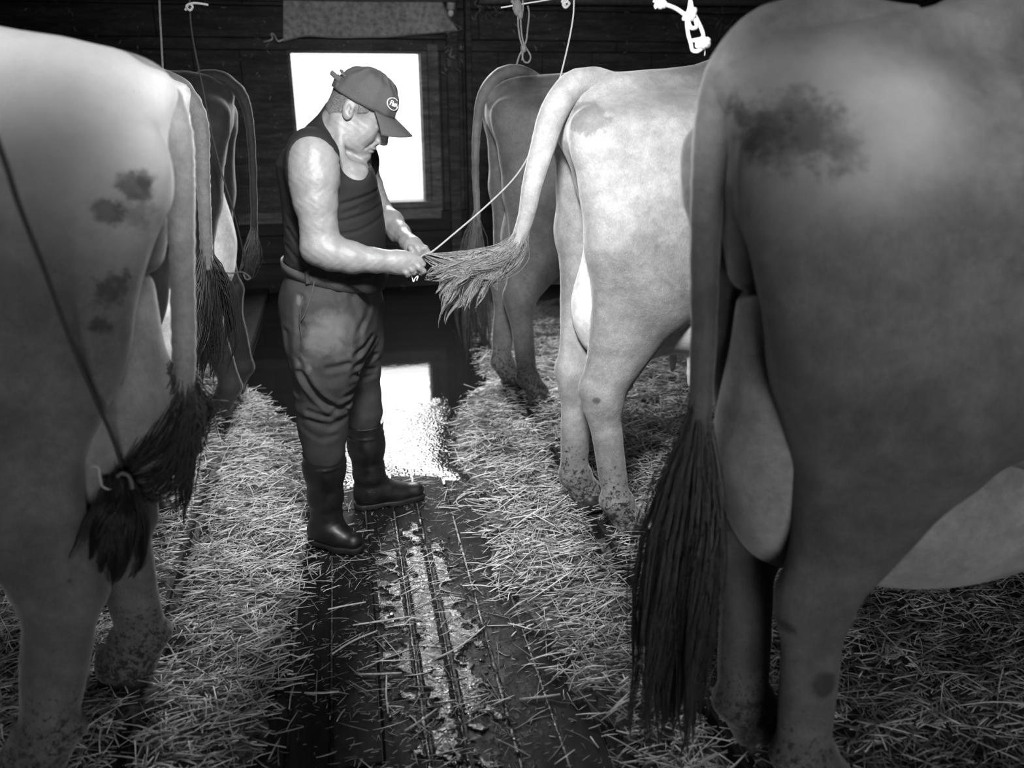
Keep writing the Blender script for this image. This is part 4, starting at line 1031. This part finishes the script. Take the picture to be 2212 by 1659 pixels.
# the cord in the man's hands
rope('tail_rope', [P(1243, -160, 2.75), P(1240, 0, 2.75), P(1236, 50, 2.75), P(1224, 110, 2.75), P(1206, 180, 2.75), P(1180, 250, 2.74), P(1145, 330, 2.72), P(1110, 385, 2.70), P(1050, 445, 2.66), P(980, 505, 2.58), P(935, 542, 2.53), P(912, 552, 2.50), P(895, 575, 2.42), P(882, 592, 2.39)], .0031, M['rope_tan'],
     'thin rope hanging by the middle cow and slanting down to the hands of the man', 'rope', 80)
rope('twine_end', [P(884, 590, 2.40), P(890, 598, 2.40), P(893, 608, 2.40), P(897, 600, 2.40), P(903, 596, 2.40), P(900, 606, 2.40)], .0018, M['rope'], 'short bright twine end dangling below the near hand', 'twine', 24)
# hanging bundle on the right
g = empty('cord_bundle', tuple(P(1125, 20, 3.3)), 'thin brown cord folded and knotted, hanging over the farthest right cow', 'cord')
def gp(*q): return [P(x, y, 3.3) for x, y in q]
for i, q in enumerate((((1125, -60), (1112, 2), (1118, 25), (1120, 60), (1124, 85), (1130, 105), (1128, 130)), ((1125, -60), (1130, 15), (1125, 40), (1128, 80), (1135, 100), (1146, 120), (1142, 134), (1132, 132), (1128, 115), (1130, 100)),
                       ((1140, 12), (1143, 30), (1140, 60), (1136, 90), (1122, 120), (1116, 140)), ((1105, 0), (1115, 14), (1126, 22), (1118, 8), (1110, 18), (1124, 30)))):
    link('cord_strand', tube_mesh(gp(*q), .0036 if i < 3 else .006, 40, 6), M['twine'], g)
for c_, r_ in (((1131, 104), (.012, .012, .018)), ((1118, 16), (.018, .014, .03)), ((1124, 30), (.012, .012, .02))): link('knot', sdf_mesh([ell(P(*c_, 3.3), r_)], .003), M['twine'], g)
rope('guy_line', [P(1082, 16, 3.32), P(1130, 8, 3.3), P(1200, -4, 3.28), P(1330, -30, 3.2)], .003, M['rope'], 'pale line running up from the brown cord bundle', 'line')
rope('rope_knot', [P(1218, -6, 3.2), P(1226, 2, 3.2), P(1216, 8, 3.2), P(1222, 16, 3.19), P(1230, 6, 3.2), P(1214, 2, 3.21), P(1222, 12, 3.2)], .005, M['rope'], 'small pale knot beside the hanging thin rope', 'knot', 40)
# white rope top right
g = empty('white_rope', tuple(P(1490, 20, 2.1)), 'thick white knotted rope hanging in front of the wall, left of the nearest right tail', 'rope')
def wp(*q): return [P(x, y, 2.1 + (k % 2) * .006) for k, (x, y) in enumerate(q)]
for q in (((1415, 14), (1428, 6), (1440, 10), (1460, 18), (1478, 30)), ((1484, -50), (1490, -10), (1496, 20), (1510, 50), (1518, 70), (1521, 88)), ((1498, -50), (1490, 10), (1484, 40), (1486, 70), (1492, 92), (1496, 108), (1508, 110), (1518, 102)),
          ((1478, 38), (1482, 30), (1492, 22), (1502, 20), (1496, 30), (1484, 38), (1476, 40)), ((1490, 28), (1488, 48), (1494, 60), (1504, 58), (1504, 48), (1498, 30)), ((1494, 88), (1506, 86), (1520, 92), (1530, 88), (1530, 98), (1518, 100), (1504, 94))):
    link('rope_strand', tube_mesh(wp(*q), .0052, 50, 8), M['rope_white'], g)
for c_, r_ in (((1428, 8), (.016, .012, .012)), ((1494, 30), (.012, .012, .016)), ((1518, 92), (.022, .014, .016))): link('knot', sdf_mesh([ell(P(*c_, 2.1), r_)], .003, lambda p, d: d + .0018 * np.sin(p[:, 0] * 420 + p[:, 2] * 500)), M['rope_white'], g)
link('frayed_end', tube_mesh(wp((1522, 96), (1523, 108), (1522, 120)), .0012, 8, 4), M['rope_white'], g)
link('frayed_end', tube_mesh(wp((1412, 2), (1420, 6), (1416, 18)), .003, 10, 5), M['rope_white'], g)
# netting over the window
t = NT('netting'); p = t.add('ShaderNodeUVMap').outputs[0]
sx = t.add('ShaderNodeSeparateXYZ', ins={0: p})
def bars(o, n_):
    fr = t.math('FRACT', t.math('MULTIPLY', o, n_)); return t.math('LESS_THAN', fr, .42)
al_ = t.math('MAXIMUM', bars(sx.outputs[0], 170), bars(sx.outputs[1], 60))
nn = t.noise(t.pos(), 30, 4, .6)
M['net'] = t.out(t.math('MULTIPLY', nn, .8), .8, None, Alpha=t.math('MAXIMUM', al_, .5))
NX, NZ = 60, 24
Vn, Fn, Un = [], [], []
for j in range(NZ + 1):
    for i in range(NX + 1):
        u, v = i / NX, j / NZ
        xl = 612 + 0 * v; xr = 950 + 40 * v ** 2
        bot = np.interp(u, [0, .03, .12, .3, .6, 1], [88, 84, 76, 80, 78, 66])
        x = xl + (xr - xl) * u; y = -40 + (bot + 40) * v
        Vn.append(P(x, y, 6.42 - .03 * math.sin(u * 23) * v - .02 * math.sin(u * 7 + v * 4) - .05 * v)); Un.append((u, v))
for j in range(NZ):
    for i in range(NX): q = j * (NX + 1) + i; Fn.append((q, q + 1, q + NX + 2, q + NX + 1))
me = mesh_np(np.array(Vn), [np.array(Fn)], 'net')
uv = me.uv_layers.new(name='uv'); li = np.zeros(len(me.loops), np.int32); me.loops.foreach_get('vertex_index', li)
uv.data.foreach_set('uv', np.array(Un, np.float32)[li].ravel())
nt = link('net_curtain', me, M['net']); tag(nt, 'dark sagging fly netting gathered above the window', 'netting')
hem = link('hem_cord', tube_mesh([Vn[NZ * (NX + 1) + i] for i in range(0, NX + 1, 4)] + [P(998, 62, 6.33)], .004, 60, 6), M['twine'], nt)
link('hem_cord', tube_mesh([P(950, -30, 6.38), P(960, 20, 6.37), P(975, 45, 6.36), P(998, 62, 6.33)], .004, 30, 6), M['twine'], nt)
rope('corner_string', [P(612, 84, 6.36), P(600, 88, 6.36), P(592, 74, 6.38), P(586, 72, 6.4), P(588, 84, 6.4), P(570, 90, 6.42)], .004, M['rope'], 'pale string at the lower left corner of the netting', 'string', 24)
# lamp bulb fitting by the post
g = empty('bulb_fitting', tuple(P(974, 10, 6.40)), 'small bulb in a white socket at the head of the wall post', 'bulb')
link('socket', tube_mesh([P(974, -14, 6.40), P(974, 8, 6.40), P(974, 20, 6.40)], [.03, .03, .026], 10, 14), M['reveal'], g)
link('collar', tube_mesh([P(974, 19, 6.40), P(974, 22, 6.40)], .020, 4, 14), M['iron'], g)
link('glass_bulb', sdf_mesh([ell(P(974, 27, 6.40), (.02, .02, .026))], .004), M['rope_white'], g)
# cobweb rags and wisps of hay caught on wall and post
def wisps(n_, box, Y0, lr):
    V = []
    for i in range(n_):
        x, y = RNG.uniform(box[0], box[2]), RNG.uniform(box[1], box[3]); c = P(x, y, Y0 + RNG.uniform(-.02, 0))
        a = RNG.uniform(0, math.pi); l = RNG.uniform(*lr)
        d = A(math.cos(a), -.12, math.sin(a)) * l
        V.append([c - d, c + A(*RNG.normal(0, .006, 3)), c + d])
    V = np.array(V); V[..., 1] = np.minimum(V[..., 1], Y0)
    return tubes(V, np.full(V.shape[:2], .0022), 3), np.repeat(RNG.uniform(.12, .6, n_), 9)
straw_obj('hay_wisps', [wisps(26, (958, 60, 1000, 160), 6.41, (.01, .03)), wisps(30, (1010, 5, 1080, 45), 6.45, (.01, .035)), wisps(60, (0, 0, 620, 300), 6.48, (.006, .02)), wisps(30, (1060, 20, 1560, 130), 6.48, (.008, .025)),
                       wisps(40, (560, 460, 1020, 760), 6.48, (.008, .025)), wisps(26, (1530, 12, 1640, 70), 6.47, (.02, .05))], 'wisps of hay and cobweb caught on the dark back wall', 'hay')
